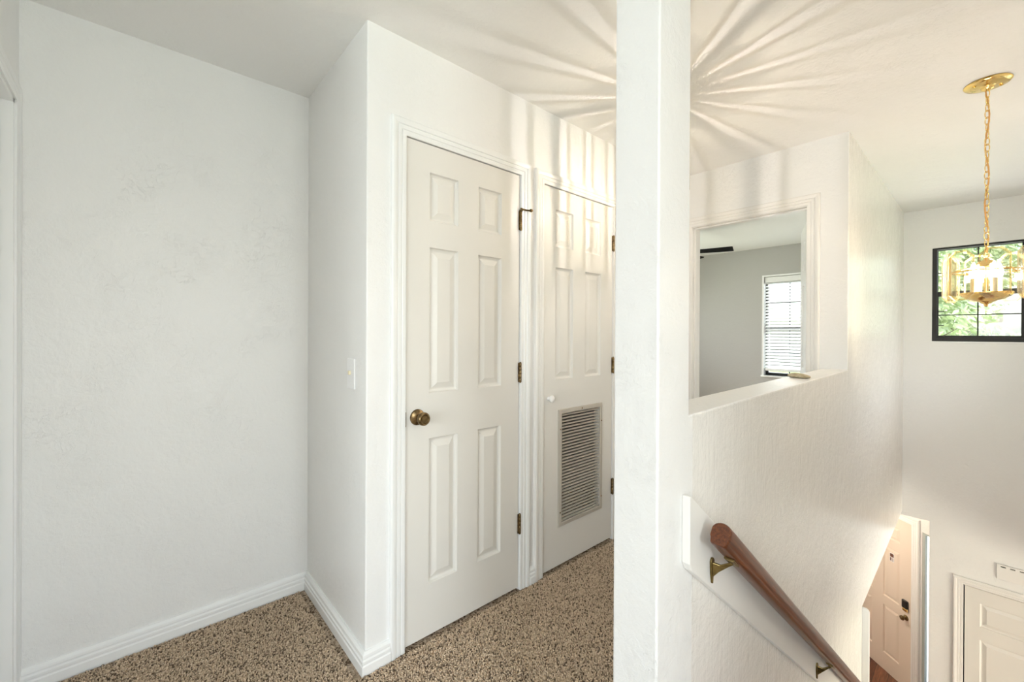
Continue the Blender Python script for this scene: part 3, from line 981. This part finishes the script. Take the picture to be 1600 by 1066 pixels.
# bedroom window
w2 = empty('window_2', (BX, 0, 0), 'bedroom window with a dark sash behind the blind', 'window', S)
yl, yr, zs, zh = BW
bm = bmesh.new()
holed_slab(bm, yr, yl, zs, zh, [(yr+0.035, yl-0.035, zs+0.035, zh-0.035)], lambda a, b: (0.07, a, b), lambda a, b: (0.108, a, b))
add_box(bm, 0.06, 0.10, yr+0.03, yl-0.03, 1.325, 1.375)
finish('frame', bm, M['dark'], w2)
bm = bmesh.new()
for q in range(1, 3):
    yy = yr + (yl-yr)*q/3.0 + 0.04
    add_box(bm, 0.078, 0.09, yy-0.006, yy+0.006, zs+0.03, zh-0.03)
for zz in (1.02, 1.69):
    add_box(bm, 0.078, 0.09, yr+0.03, yl-0.03, zz-0.006, zz+0.006)
finish('muntin', bm, M['dark'], w2)
bm = bmesh.new()
add_box(bm, 0.083, 0.086, yr+0.03, yl-0.03, zs+0.03, zh-0.03)
finish('pane', bm, M['pane'], w2)
bm = bmesh.new()
closed_sweep(bm, [(yl, zs), (yl, zh), (yr, zh), (yr, zs)], [(0.0, 0.0), (0.0, 0.012), (-0.022, 0.012), (-0.022, 0.0)], lambda a, b, h: (-h, a, b))
finish('casing', bm, M['blind'], w2)
bm = bmesh.new()
add_box(bm, -0.030, 0.065, yr-0.03, yl+0.03, zs-0.022, zs)
finish('sill', bm, M['blind'], w2, bevel=0.003)
# dark bottom strip of the frame seen under the blind is the frame itself
bl = empty('window_blind', (BX, 0, 0), 'white slatted blind lowered over the bedroom window', 'blind')
bm = bmesh.new()
add_box(bm, 0.004, 0.060, yr+0.006, yl-0.006, zh-0.075, zh-0.004)
finish('head_rail', bm, M['blind'], bl, bevel=0.004)
bm = bmesh.new()
ns = 28
for i in range(ns):
    zc = zs + 0.118 + i*(zh - 0.085 - zs - 0.118)/(ns-1)
    dx, dz = 0.0225, 0.0125
    xc = 0.032
    vs = []
    for yy in (yr+0.010, yl-0.010):
        for (sx, sz) in ((-1, -1), (0, 0.35), (1, 1)):
            vs.append(bm.verts.new((xc + sx*dx, yy, zc + sz*dz + 0.0016)))
            vs.append(bm.verts.new((xc + sx*dx, yy, zc + sz*dz - 0.0016)))
    a, b = vs[:6], vs[6:]
    for p, q in ((0, 2), (2, 4), (5, 3), (3, 1)):
        bm.faces.new([a[p], a[q], b[q], b[p]])
    bm.faces.new([a[0], b[0], b[1], a[1]]); bm.faces.new([a[4], a[5], b[5], b[4]])
    bm.faces.new([a[0], a[1], a[3], a[2]]); bm.faces.new([a[2], a[3], a[5], a[4]])
    bm.faces.new([b[0], b[2], b[3], b[1]]); bm.faces.new([b[2], b[4], b[5], b[3]])
finish('slats', bm, M['blind'], bl)
bm = bmesh.new()
add_box(bm, 0.008, 0.056, yr+0.010, yl-0.010, zs+0.062, zs+0.098)
finish('bottom_rail', bm, M['blind'], bl, bevel=0.004)
bm = bmesh.new()
for yy in (yl-0.045, (yl+yr)/2, yr+0.09):
    for xx in (0.006, 0.058):
        add_box(bm, xx-0.001, xx+0.001, yy-0.002, yy+0.002, zs+0.07, zh-0.06)
finish('ladder_cord', bm, M['blind'], bl)

# added unseen windows through which the fill lights shine
def added_window(name, label, mp, a0, a1, b0, b1):
    w = empty(name, (0, 0, 0), label, 'window', S)
    bm = bmesh.new()
    mid = (a0+a1)/2
    holed_slab(bm, a0, a1, b0, b1, [(a0+0.04, mid-0.02, b0+0.04, b1-0.04), (mid+0.02, a1-0.04, b0+0.04, b1-0.04)], lambda a, b: mp(a, b, 0.04), lambda a, b: mp(a, b, 0.09))
    finish('frame', bm, M['dark'], w)
    bm = bmesh.new()
    add_prism(bm, [(a0+0.03, b0+0.03), (a1-0.03, b0+0.03), (a1-0.03, b1-0.03), (a0+0.03, b1-0.03)], lambda a, b: mp(a, b, 0.063), lambda a, b: mp(a, b, 0.066))
    finish('pane', bm, M['pane'], w)
added_window('added_window_8', 'added unseen window in the side wall of the stairwell', lambda a, b, d: (a, YN - d, b), 3.5, 5.0, 0.9, 2.1)
added_window('added_window_6', 'wide window of the added unseen living room downstairs', lambda a, b, d: (a, -3.6 - d, b), 1.9, 5.2, ZL + 0.5, ZC - 0.35)
added_window('added_window_7', 'added unseen side window brightening the bedroom', lambda a, b, d: (a, 3.58 + d, b), 3.9, 5.7, 0.8, 2.05)
added_window('added_window_4', 'added wide window in the unseen far landing wall', lambda a, b, d: (XL - d, a, b), *WL)
added_window('added_window_5', 'added wide window in the wall behind the camera', lambda a, b, d: (a, YR - d, b), *WB)

# ------------------------------------------------------------------ light switch
sw_ = empty('light_switch', (XS, 1.671, 1.105), 'white wall plate with a single ivory toggle switch', 'light switch')
bm = bmesh.new()
add_box(bm, -0.007, 0.0, -0.038, 0.038, -0.060, 0.060)
finish('plate', bm, M['plastic'], sw_, bevel=0.003)
bm = bmesh.new()
add_box(bm, -0.016, -0.005, -0.005, 0.005, -0.004, 0.012)
tg = finish('toggle', bm, M['ivory'], sw_, bevel=0.002); tg['label'] = 'ivory toggle'
for zz in (-0.030, 0.030):
    bm = bmesh.new()
    add_lathe(bm, [(0, 0), (0.003, 0), (0.0025, 0.0015), (0, 0.002)], 10, Matrix.Translation((-0.007, 0, zz)) @ Matrix.Rotation(-pi/2, 4, 'Y'))
    finish('screw', bm, M['plastic'], sw_, smooth=True)

# ------------------------------------------------------------------ handrail on its white backing board
bm = bmesh.new()
x0, x1 = 1.062, 3.38
zt, zb = 0.856, 0.664
bp = []
def lz(z, x): return z + SLOPE*(x - x0)
rr = 0.012
bp = [(x0, zb + rr), (x0, zt - 0.006), (x0 + 0.008, lz(zt, x0 + 0.008))]
bp += [(x1, lz(zt, x1)), (x1, lz(zb, x1)), (x0 + rr, lz(zb, x0 + rr))]
add_prism(bm, bp, lambda a, b: (a, YF - 0.022, b), lambda a, b: (a, YF, b))
tag(finish('trim_9', bm, M['boardpaint'], bevel=0.003), 'white sloping backing board behind the handrail', 'trim board', S)

RY = 0.452                       # rail centre line
RX0, RZ0 = 1.128, 0.752          # upper end
ang = math.atan(-SLOPE)
hr = empty('handrail', (RX0, RY, RZ0), 'varnished mahogany handrail on two brass brackets along the stair wall', 'handrail')
bm = bmesh.new()
# section: v across (towards -y), w up, perpendicular to the slope
sec = []
for k in range(13):
    t = pi*k/12
    sec.append((0.025*cos(t), 0.008 + 0.021*sin(t)))
sec += [(-0.025, -0.010), (-0.0225, -0.014), (-0.0215, -0.020), (-0.020, -0.027), (-0.016, -0.030), (0.016, -0.030), (0.020, -0.027), (0.0215, -0.020), (0.0225, -0.014), (0.025, -0.010)]
Ln = 2.9
dirv = Vector((cos(ang), 0, -sin(ang))); upv = Vector((sin(ang), 0, cos(ang)))
def secpt(s, k=1.0): return [dirv*s + Vector((0, -1, 0))*(a*k) + upv*(b*k) for a, b in sec]
stations = [(-0.004, 0.93), (-0.001, 0.98), (0.006, 1.0), (Ln, 1.0)]
rings = [[bm.verts.new(p) for p in secpt(s, k)] for s, k in stations]
for a, b in zip(rings, rings[1:]):
    for i in range(len(sec)):
        j = (i+1) % len(sec)
        bm.faces.new([a[i], a[j], b[j], b[i]])
bm.faces.new(rings[0]); bm.faces.new(rings[-1][::-1])
ro = finish('rail', bm, M['rail'], None, smooth=True, angle=50)
# object axes along the rail, so the grain runs with it
R = Matrix((dirv, Vector((0, 1, 0)), upv)).transposed().to_4x4()
ro.data.transform(R.inverted())
ro.parent = hr
ro.rotation_euler = R.to_euler()
def bracket(xw, zt_):
    # xw: x of the wall plate; plate on the board face
    yb = (YF - 0.022) - RY
    px = xw - RX0; pz = zt_ - RZ0
    sx = px + 0.012
    zr_ = -sx*(-SLOPE) - 0.030/cos(ang)           # underside of the rail at that x
    bm = bmesh.new()
    pl = [(-0.010, 0.016), (-0.004, 0.024), (0.004, 0.024), (0.010, 0.016), (0.008, -0.016), (0.002, -0.046), (-0.002, -0.046), (-0.008, -0.016)]
    add_prism(bm, pl, lambda a, b: (px + a, yb, pz + b), lambda a, b: (px + a, yb - 0.006, pz + b))
    # tapering web from the plate to the rail
    web = [(yb - 0.004, pz + 0.012), (yb - 0.004, pz - 0.030), (yb - 0.020, pz - 0.010), (0.006, zr_ - 0.018), (-0.004, zr_ - 0.010), (-0.002, zr_ - 0.003), (yb - 0.022, pz + 0.010)]
    add_prism(bm, web, lambda a, b: (px - 0.004 + 0.012*(1 - max(0, a)/yb if yb else 0), a, b), lambda a, b: (px + 0.004 + 0.012*(1 - max(0, a)/yb if yb else 0), a, b))
    o = finish('bracket', bm, M['aged'], hr, bevel=0.0015)
    o['label'] = 'cast brass wall bracket'
    bm = bmesh.new()
    cap = [(-0.016, -0.009), (-0.010, -0.012), (0.010, -0.012), (0.016, -0.009), (0.016, 0.0), (-0.016, 0.0)]
    base = Vector((sx, 0, zr_))
    add_prism(bm, cap, lambda a, b: tuple(base + Vector((0, a*0.8, 0)) + upv*(b*0.55 - 0.0005) + dirv*(-0.024)), lambda a, b: tuple(base + Vector((0, a*0.8, 0)) + upv*(b*0.55 - 0.0005) + dirv*0.024))
    finish('saddle', bm, M['aged'], o, bevel=0.0012)
bracket(1.188, 0.628)
bracket(2.296, -0.236)
# ------------------------------------------------------------------ stone on the ledge
bm = bmesh.new()
bmesh.ops.create_icosphere(bm, subdivisions=4, radius=1)
for v_ in bm.verts:
    c = v_.co
    w_ = 1 + 0.10*sin(3*c.x + 1) + 0.07*sin(5*c.y + c.x*2)
    v_.co = Vector((c.x*0.036*w_, c.y*0.056*w_, c.z*(0.011 if c.z > 0 else 0.012)*w_))
for v_ in bm.verts:
    if v_.co.z < -0.0095: v_.co.z = -0.0095
st = finish('stone', bm, M['stone'], smooth=True, angle=180)
st.location = (2.38, 0.600, 1.0598 + 0.0095)
st.rotation_euler = (0, 0, radians(-35))
tag(st, 'small flat sandy stone lying on the ledge of the stair wall', 'stone')

# ------------------------------------------------------------------ door chime box downstairs
ch = empty('door_chime', (XW, -0.07, -0.665), 'flat white slotted chime box on the wall above the lower closet door', 'chime')
bm = bmesh.new()
wch, hch = 0.24, 0.124
slots = []
for k in range(5):
    a = 0.022 + k*0.052 - 0.0
    if a + 0.028 < wch: slots.append((a, a+0.028, -0.021, -0.013))
holed_slab(bm, 0, wch, -hch, 0, slots, lambda a, b: (-0.012, -a, b), lambda a, b: (-0.003, -a, b))
finish('cover', bm, M['trimwarm'], ch, bevel=0.002)
box('back_plate', -0.003, 0.0, -wch+0.004, -0.004, -hch+0.004, -0.004, M['black'], ch)

# ------------------------------------------------------------------ chandelier
CX, CY = 2.925, 0.0
cl = empty('chandelier', (CX, CY, CEIL), 'brass chandelier with clear glass panels hanging on a chain in the stairwell', 'chandelier')
bm = bmesh.new()
add_lathe(bm, [(0, 0.0), (0.076, 0.0), (0.078, -0.004), (0.073, -0.010), (0.055, -0.014), (0.030, -0.016), (0.022, -0.020), (0.020, -0.030), (0.012, -0.036), (0, -0.037)], 40)
cn = finish('canopy', bm, M['brass'], cl, smooth=True)
for s_ in (-1, 1):
    bm = bmesh.new()
    add_lathe(bm, [(0, 0), (0.006, 0), (0.006, -0.006), (0, -0.009)], 12, Matrix.Translation((s_*0.03, s_*-0.042, -0.0125)))
    finish('screw', bm, M['brass'], cn, smooth=True)
ZT = 1.612 - CEIL      # top of the fixture body
# chain: alternating oval links
bm = bmesh.new()
zt_, zb_ = -0.036, ZT + 0.035
nl = 24
pitch = (zt_ - zb_)/nl
for i in range(nl):
    zc = zt_ - (i+0.5)*pitch
    ax = (pi/4 + 0.3*sin(i*1.7)) + (pi/2 if i % 2 else 0)
    pts_ = []
    hl_, wl_ = pitch*0.5 + 0.0035, 0.0085
    for k in range(14):
        t = 2*pi*k/14
        x_, z_ = wl_*cos(t), hl_*sin(t)
        pts_.append((x_*cos(ax), x_*sin(ax), zc + z_))
    add_tube(bm, pts_, 0.0019, 7, closed=True)
finish('chain', bm, M['brass'], cl, smooth=True, angle=180)
bm = bmesh.new()
pts_ = []
for i in range(60):
    u = i/59
    z_ = zt_ + (zb_ - zt_)*u
    pts_.append((0.006*sin(u*23), 0.006*cos(u*17 + 0.5), z_))
add_tube(bm, pts_, 0.0028, 8)
finish('cord', bm, M['cord'], cl, smooth=True, angle=180)
# body: loop, central tube, top ring, bottom dish
bm = bmesh.new()
ring_ = [(0.011*cos(2*pi*k/16)*0.7, -0.011*cos(2*pi*k/16)*0.7, ZT + 0.025 + 0.014*sin(2*pi*k/16)) for k in range(16)]
add_tube(bm, ring_, 0.0025, 8, closed=True)
add_lathe(bm, [(0, 0.012), (0.008, 0.010), (0.012, 0.002), (0.026, -0.004), (0.034, -0.016), (0.036, -0.030), (0.010, -0.034), (0.008, -0.040), (0.008, -0.170), (0, -0.170)], 28, Matrix.Translation((0, 0, ZT)))
RG = 0.128
ringz = ZT - 0.050
# hexagonal carrier ring and spokes
NP = 8
add_tube(bm, [(RG*cos(2*pi*(k+0.5)/NP + 0.2)*0.93, RG*sin(2*pi*(k+0.5)/NP + 0.2)*0.93, ringz) for k in range(NP)], 0.0035, 8, closed=True)
for k in range(4):
    a = 2*pi*k/4 + 0.2 + pi/8
    add_tube(bm, [(0.03*cos(a), 0.03*sin(a), ringz + 0.022), (0.08*cos(a), 0.08*sin(a), ringz + 0.014), (RG*0.93*cos(a), RG*0.93*sin(a), ringz)], 0.003, 8)
finish('body', bm, M['brass'], cl, smooth=True, angle=50)
bm = bmesh.new()
zd = 1.424 - CEIL
add_lathe(bm, [(0, 0.036), (0.020, 0.036), (0.074, 0.040), (0.085, 0.041), (0.086, 0.036), (0.078, 0.024), (0.056, 0.010), (0.034, 0.002), (0.020, -0.004), (0.017, -0.008), (0.010, -0.011), (0.006, -0.016), (0.007, -0.020), (0.004, -0.024), (0, -0.025)], 44, Matrix.Translation((0, 0, zd)))
dish = finish('dish', bm, M['brass'], cl, smooth=True, angle=50); dish['label'] = 'shallow brass dish'
for k in range(4):
    a = 2*pi*k/4 + 0.55
    x_, y_ = 0.046*cos(a), 0.046*sin(a)
    bm = bmesh.new()
    add_lathe(bm, [(0, 0), (0.016, 0), (0.016, 0.004), (0.0115, 0.008), (0.0115, 0.070), (0.009, 0.072), (0, 0.072)], 18, Matrix.Translation((x_, y_, zd + 0.036)))
    sk = finish('candle_socket', bm, M['ivory'], cl, smooth=True, angle=50)
    bm = bmesh.new()
    add_lathe(bm, [(0, 0), (0.008, 0.002), (0.013, 0.016), (0.0145, 0.028), (0.012, 0.044), (0.007, 0.060), (0.003, 0.070), (0, 0.074)], 18, Matrix.Translation((x_, y_, zd + 0.107)))
    finish('bulb', bm, M['bulb'], cl, smooth=True, angle=180)
def glass_panel(bm, w, h, c, th, bev=0.008):
    """clipped-corner plate in local x (width), z (height); bright bevelled rim"""
    o_ = [(-w/2 + c, 0), (w/2 - c, 0), (w/2, c), (w/2, h - c), (w/2 - c, h), (-w/2 + c, h), (-w/2, h - c), (-w/2, c)]
    cx_, cz_ = 0, h/2
    inn = []
    for x_, z_ in o_:
        inn.append((x_ - math.copysign(bev*0.8, x_ - cx_), z_ - math.copysign(bev, z_ - cz_)))
    fo = [bm.verts.new((x_, -th*0.3, z_)) for x_, z_ in o_]; bo = [bm.verts.new((x_, th*0.3, z_)) for x_, z_ in o_]
    fi = [bm.verts.new((x_, -th*0.5, z_)) for x_, z_ in inn]; bi = [bm.verts.new((x_, th*0.5, z_)) for x_, z_ in inn]
    bm.faces.new(fi).material_index = 0
    bm.faces.new(bi[::-1]).material_index = 0
    for i in range(8):
        j = (i+1) % 8
        for q in ([fo[i], fo[j], fi[j], fi[i]], [bo[j], bo[i], bi[i], bi[j]]):
            bm.faces.new(q).material_index = 2
        bm.faces.new([bo[i], bo[j], fo[j], fo[i]]).material_index = 1
PH = 0.226
bm = bmesh.new()
glass_panel(bm, 0.098, PH, 0.027, 0.009, 0.008)
gp = finish('glass_panel', bm, [M['crystal'], M['edge'], M['bevel']], cl)
gp['label'] = 'clear glass panel with clipped corners'
def place(o, k):
    a = 2*pi*k/NP + 0.2
    r_ = RG + (0.012 if k % 2 else -0.004)
    o.location = (r_*cos(a), r_*sin(a), 1.427 - CEIL + (0.0 if k % 2 else 0.002))
    o.rotation_euler = (0, 0, a + pi/2)
place(gp, 0)
for k in range(1, NP):
    c_ = gp.copy(); link(c_, cl); place(c_, k)

# ------------------------------------------------------------------ hall ceiling light behind the end post
HX, HY = 1.955, 1.045
hl = empty('ceiling_light', (HX, HY, CEIL), 'small brass and glass pendant light hanging in the hall behind the end post', 'ceiling light')
bm = bmesh.new()
add_lathe(bm, [(0, 0), (0.055, 0), (0.056, -0.006), (0.045, -0.012), (0.012, -0.016), (0.009, -0.020), (0.009, -0.330), (0, -0.330)], 32)
finish('canopy', bm, M['brass'], hl, smooth=True)
bm = bmesh.new()
add_lathe(bm, [(0, -0.050), (0.012, -0.050), (0.012, -0.075), (0, -0.075)], 16, Matrix.Translation((0, 0, -0.28)))
finish('socket', bm, M['ivory'], hl, smooth=True, angle=50)
bm = bmesh.new()
add_lathe(bm, [(0, -0.075), (0.010, -0.077), (0.016, -0.090), (0.018, -0.104), (0.014, -0.116), (0, -0.124)], 18, Matrix.Translation((0, 0, -0.28)))
hb_ = finish('bulb', bm, M['crystal'], hl, smooth=True, angle=180)
bm = bmesh.new()
add_lathe(bm, [(0, -0.078), (0.0012, -0.080), (0.0016, -0.086), (0.0016, -0.110), (0.0012, -0.114), (0, -0.115)], 10, Matrix.Translation((0, 0, -0.28)))
finish('filament', bm, M['hallbulb'], hb_, smooth=True, angle=180)
bm = bmesh.new()
add_tube(bm, [(0.095*cos(2*pi*k/24), 0.095*sin(2*pi*k/24), -0.470) for k in range(24)], 0.003, 6, closed=True)
for k in range(3):
    a = 2*pi*k/3
    add_tube(bm, [(0.011*cos(a), 0.011*sin(a), -0.325), (0.095*cos(a), 0.095*sin(a), -0.470)], 0.0018, 6)
finish('carrier', bm, M['brass'], hl, smooth=True)
bm = bmesh.new()
glass_panel(bm, 0.031, 0.385, 0.006, 0.006, 0.0055)
hp_ = finish('glass_panel', bm, [M['crystal'], M['hedge'], M['hedge']], hl)
def place2(o, k):
    a = 2*pi*k/15 + 0.1
    o.location = (0.095*cos(a), 0.095*sin(a), -0.475)
    o.rotation_euler = (0, 0, a + pi/2 + 0.25)
place2(hp_, 0)
for k in range(1, 15):
    c_ = hp_.copy(); link(c_, hl); place2(c_, k)

# unseen globe lamp added downstairs to brighten the entry
fl_ = empty('added_entry_light', (6.2, 1.75, ZC), 'added unseen globe light on the entry ceiling downstairs', 'ceiling light')
bm = bmesh.new()
add_lathe(bm, [(0, 0), (0.07, 0), (0.07, -0.02), (0.03, -0.03), (0, -0.03)], 24)
finish('canopy', bm, M['brass'], fl_, smooth=True)
bm = bmesh.new()
add_lathe(bm, [(0, -0.03)] + [(0.09*sin(pi*k/12), -0.12 + 0.09*cos(pi*k/12)) for k in range(1, 12)] + [(0, -0.21)], 24)
finish('globe', bm, M['added_entry_bulb'], fl_, smooth=True, angle=180)

# ------------------------------------------------------------------ bedroom ceiling fan
FX, FY = 4.64, 2.335
cf = empty('ceiling_fan', (FX, FY, CEIL), 'matt black ceiling fan seen through the bedroom doorway', 'ceiling fan')
bm = bmesh.new()
add_lathe(bm, [(0, 0), (0.065, 0), (0.062, -0.03), (0.02, -0.05), (0.014, -0.05), (0.014, -0.15), (0, -0.15)], 28)
finish('downrod', bm, M['fan'], cf, smooth=True, angle=50)
bm = bmesh.new()
add_lathe(bm, [(0, -0.14), (0.04, -0.142), (0.10, -0.160), (0.115, -0.19), (0.115, -0.235), (0.09, -0.265), (0.05, -0.28), (0, -0.285)], 32)
finish('motor', bm, M['fan'], cf, smooth=True, angle=50)
bm = bmesh.new()
bl_ = [(0.15, -0.050), (0.525, -0.066), (0.540, -0.062), (0.550, 0.062), (0.535, 0.066), (0.15, 0.050)]
tw = radians(11)
fz = lambda a, b, d: (a, b*cos(tw), -0.238 - b*sin(tw) + d)
add_prism(bm, bl_, lambda a, b: fz(a, b, -0.003), lambda a, b: fz(a, b, 0.003))
add_box(bm, 0.08, 0.20, -0.018, 0.018, -0.244, -0.236)
b0 = finish('blade', bm, M['fan'], cf)
for k in range(5):
    o = b0 if k == 0 else b0.copy()
    if k: link(o, cf)
    o.rotation_euler = (0, 0, radians(-70 + 72*k))

# ------------------------------------------------------------------ outdoors: lawn and trees
bm = bmesh.new()
add_box(bm, -30, 60, -40, 40, ZL - 0.6, ZL - 0.3)
tag(finish('ground', bm, M['lawn']), 'lawn outside the house', 'lawn', S)
def tree(x, y, h, r, label, seed, nleaf=7500):
    import numpy as np
    rng = random.Random(seed)
    t = empty('tree', (x, y, ZL - 0.3), label, 'tree', group='trees outside the stairwell window')
    bm = bmesh.new()
    add_tube(bm, [(0, 0, 0), (0.05, 0.03, h*0.2), (-0.04, 0.06, h*0.4), (0.05, 0, h*0.6)], [0.2, 0.14, 0.08, 0.03], 12)
    for k in range(6):
        a = rng.uniform(0, 2*pi); z_ = h*rng.uniform(0.2, 0.45)
        add_tube(bm, [(0, 0, z_), (0.5*r*cos(a), 0.5*r*sin(a), z_ + 0.5), (0.85*r*cos(a), 0.85*r*sin(a), z_ + 1.0)], [0.05, 0.03, 0.012], 8)
    finish('trunk', bm, M['bark'], t, smooth=True)
    bm = bmesh.new()
    blobs = [(rng.uniform(-.55, .55)*r, rng.uniform(-.55, .55)*r, h*rng.uniform(0.22, 0.95), r*rng.uniform(.38, .62)) for _ in range(22)]
    for i in range(nleaf):
        bx, by, bz, br = blobs[rng.randrange(len(blobs))]
        d = Vector((rng.gauss(0, 1), rng.gauss(0, 1), rng.gauss(0, 1))).normalized()*br*(rng.random()**0.4)
        c = Vector((bx, by, bz)) + d
        q = Vector((rng.gauss(0, 1), rng.gauss(0, 1), rng.gauss(0, 1) + 0.8)).normalized()
        u = q.orthogonal().normalized(); w = q.cross(u)
        s_ = rng.uniform(0.10, 0.19)
        vs = [bm.verts.new(c + u*s_*1.3), bm.verts.new(c + w*s_*0.55 + q*0.02), bm.verts.new(c - u*s_*1.1), bm.verts.new(c - w*s_*0.55 + q*0.02)]
        bm.faces.new(vs)
    finish('crown', bm, M['leaf'], t)
tree(24.0, 2.3, 9.5, 2.3, 'leafy tree seen through the left of the stairwell window', 1)
tree(27.0, -3.6, 9.0, 2.5, 'leafy tree seen through the right of the stairwell window', 2)
tree(34.0, 1.2, 12.0, 3.2, 'taller leafy tree standing behind the two others', 3)
bm = bmesh.new()  # pale slab added so the sidelight looks bright
add_prism(bm, [(2.0, 0.0), (10.4, 0.0), (10.4, -11.0), (2.0, -11.0)], lambda a, b: AW(a, ZL - 0.25, b - 0.065), lambda a, b: AW(a, ZL - 0.04, b - 0.065))
tag(finish('path', bm, M['concrete']), 'pale concrete slab added outside the front door to brighten the sidelight', 'porch', S)
# ------------------------------------------------------------------ light
w = bpy.data.worlds.new('World'); SC.world = w
w.use_nodes = True
N, L = w.node_tree.nodes, w.node_tree.links
bg = N['Background']
sky = N.new('ShaderNodeTexSky')
sky.sky_type = 'NISHITA'
sky.sun_disc = False
sky.sun_elevation = radians(50)
sky.sun_rotation = radians(200)
sky.dust_density = 3.0
sky.air_density = 1.0
L.new(sky.outputs['Color'], bg.inputs['Color'])
bg.inputs['Strength'].default_value = 0.55

def area(name, loc_, rot, sx, sy, power, col=(1, 1, 1)):
    l = bpy.data.lights.new(name, 'AREA')
    l.shape = 'RECTANGLE'; l.size = sx; l.size_y = sy
    l.energy = power; l.color = col
    o = bpy.data.objects.new(name, l)
    o.location = loc_; o.rotation_euler = rot
    COL.objects.link(o)
    return o
sun = bpy.data.lights.new('sun', 'SUN'); sun.energy = 18.0; sun.angle = radians(2); sun.color = (1, 0.95, 0.86)
so = bpy.data.objects.new('sun', sun); COL.objects.link(so)
so.rotation_euler = Vector((0.10, -0.70, -0.72)).to_track_quat('-Z', 'Y').to_euler()

DAY = (0.90, 0.945, 1.0)
# fill lights standing in for daylight at the added landing windows
area('landing_fill', (XL - 0.14, (WL[0]+WL[1])/2, (WL[2]+WL[3])/2), (0, -pi/2, 0), WL[3]-WL[2], WL[1]-WL[0], 118, DAY)
area('rear_fill', ((WB[0]+WB[1])/2, YR - 0.14, (WB[2]+WB[3])/2), (pi/2, 0, 0), WB[1]-WB[0], WB[3]-WB[2], 62, DAY)
area('daylight_bedroom', (BX + 0.16, (yl+yr)/2, (zs+zh)/2), (0, pi/2, 0), zh-zs, yl-yr, 45, DAY)
WARM = (1.0, 0.90, 0.79)
area('living_fill', (3.55, -3.75, (ZL + ZC)/2), (pi/2, 0, 0), 3.3, 1.65, 225, WARM)  # warm fill at the added living room window
area('side_fill', (4.25, YN - 0.15, 1.5), (pi/2, 0, 0), 1.5, 1.2, 4, WARM)  # weak fill at the added side window of the stairwell
area('bedside_fill', (4.8, 3.73, 1.425), (-pi/2, 0, 0), 1.8, 1.25, 42, (1, 0.98, 0.94))  # fill at the added side window of the bedroom
area('daylight_stairwell', (XW + 0.20, (WN[0]+WN[1])/2, (WN[2]+WN[3])/2), (0, pi/2, 0), WN[3]-WN[2], WN[1]-WN[0], 0.8, DAY)

# ------------------------------------------------------------------ camera
cam = bpy.data.cameras.new('camera')
cam.sensor_fit = 'HORIZONTAL'
cam.sensor_width = 36.0
FPX, CXp, CYp = 660.73, 800.0, 522.28
cam.lens = FPX/1600*36.0
cam.shift_x = 0.0
cam.shift_y = (CYp - 533.0)/1600.0
cam.clip_start = 0.02
co = bpy.data.objects.new('camera', cam)
COL.objects.link(co)
yaw, pit, rol = radians(48.2523), radians(-0.1319), radians(0.2569)
fw = Vector((cos(yaw)*cos(pit), sin(yaw)*cos(pit), sin(pit)))
rt = Vector((sin(yaw), -cos(yaw), 0))
up = rt.cross(fw)
r2 = rt*cos(rol) + up*sin(rol); u2 = -rt*sin(rol) + up*cos(rol)
co.matrix_world = Matrix(((r2.x, u2.x, -fw.x, 0), (r2.y, u2.y, -fw.y, 0), (r2.z, u2.z, -fw.z, 1.268), (0, 0, 0, 1)))
SC.camera = co

SC.view_settings.view_transform = 'Standard'
SC.view_settings.look = 'None'
SC.view_settings.gamma = 1.0
SC.view_settings.use_curve_mapping = False
SC.view_settings.exposure = 0.14
SC.cycles.use_denoising = True
SC.cycles.caustics_reflective = False
SC.cycles.caustics_refractive = False
SC.cycles.max_bounces = 12
SC.cycles.diffuse_bounces = 6
SC.cycles.transparent_max_bounces = 24
SC.cycles.sample_clamp_indirect = 8.0
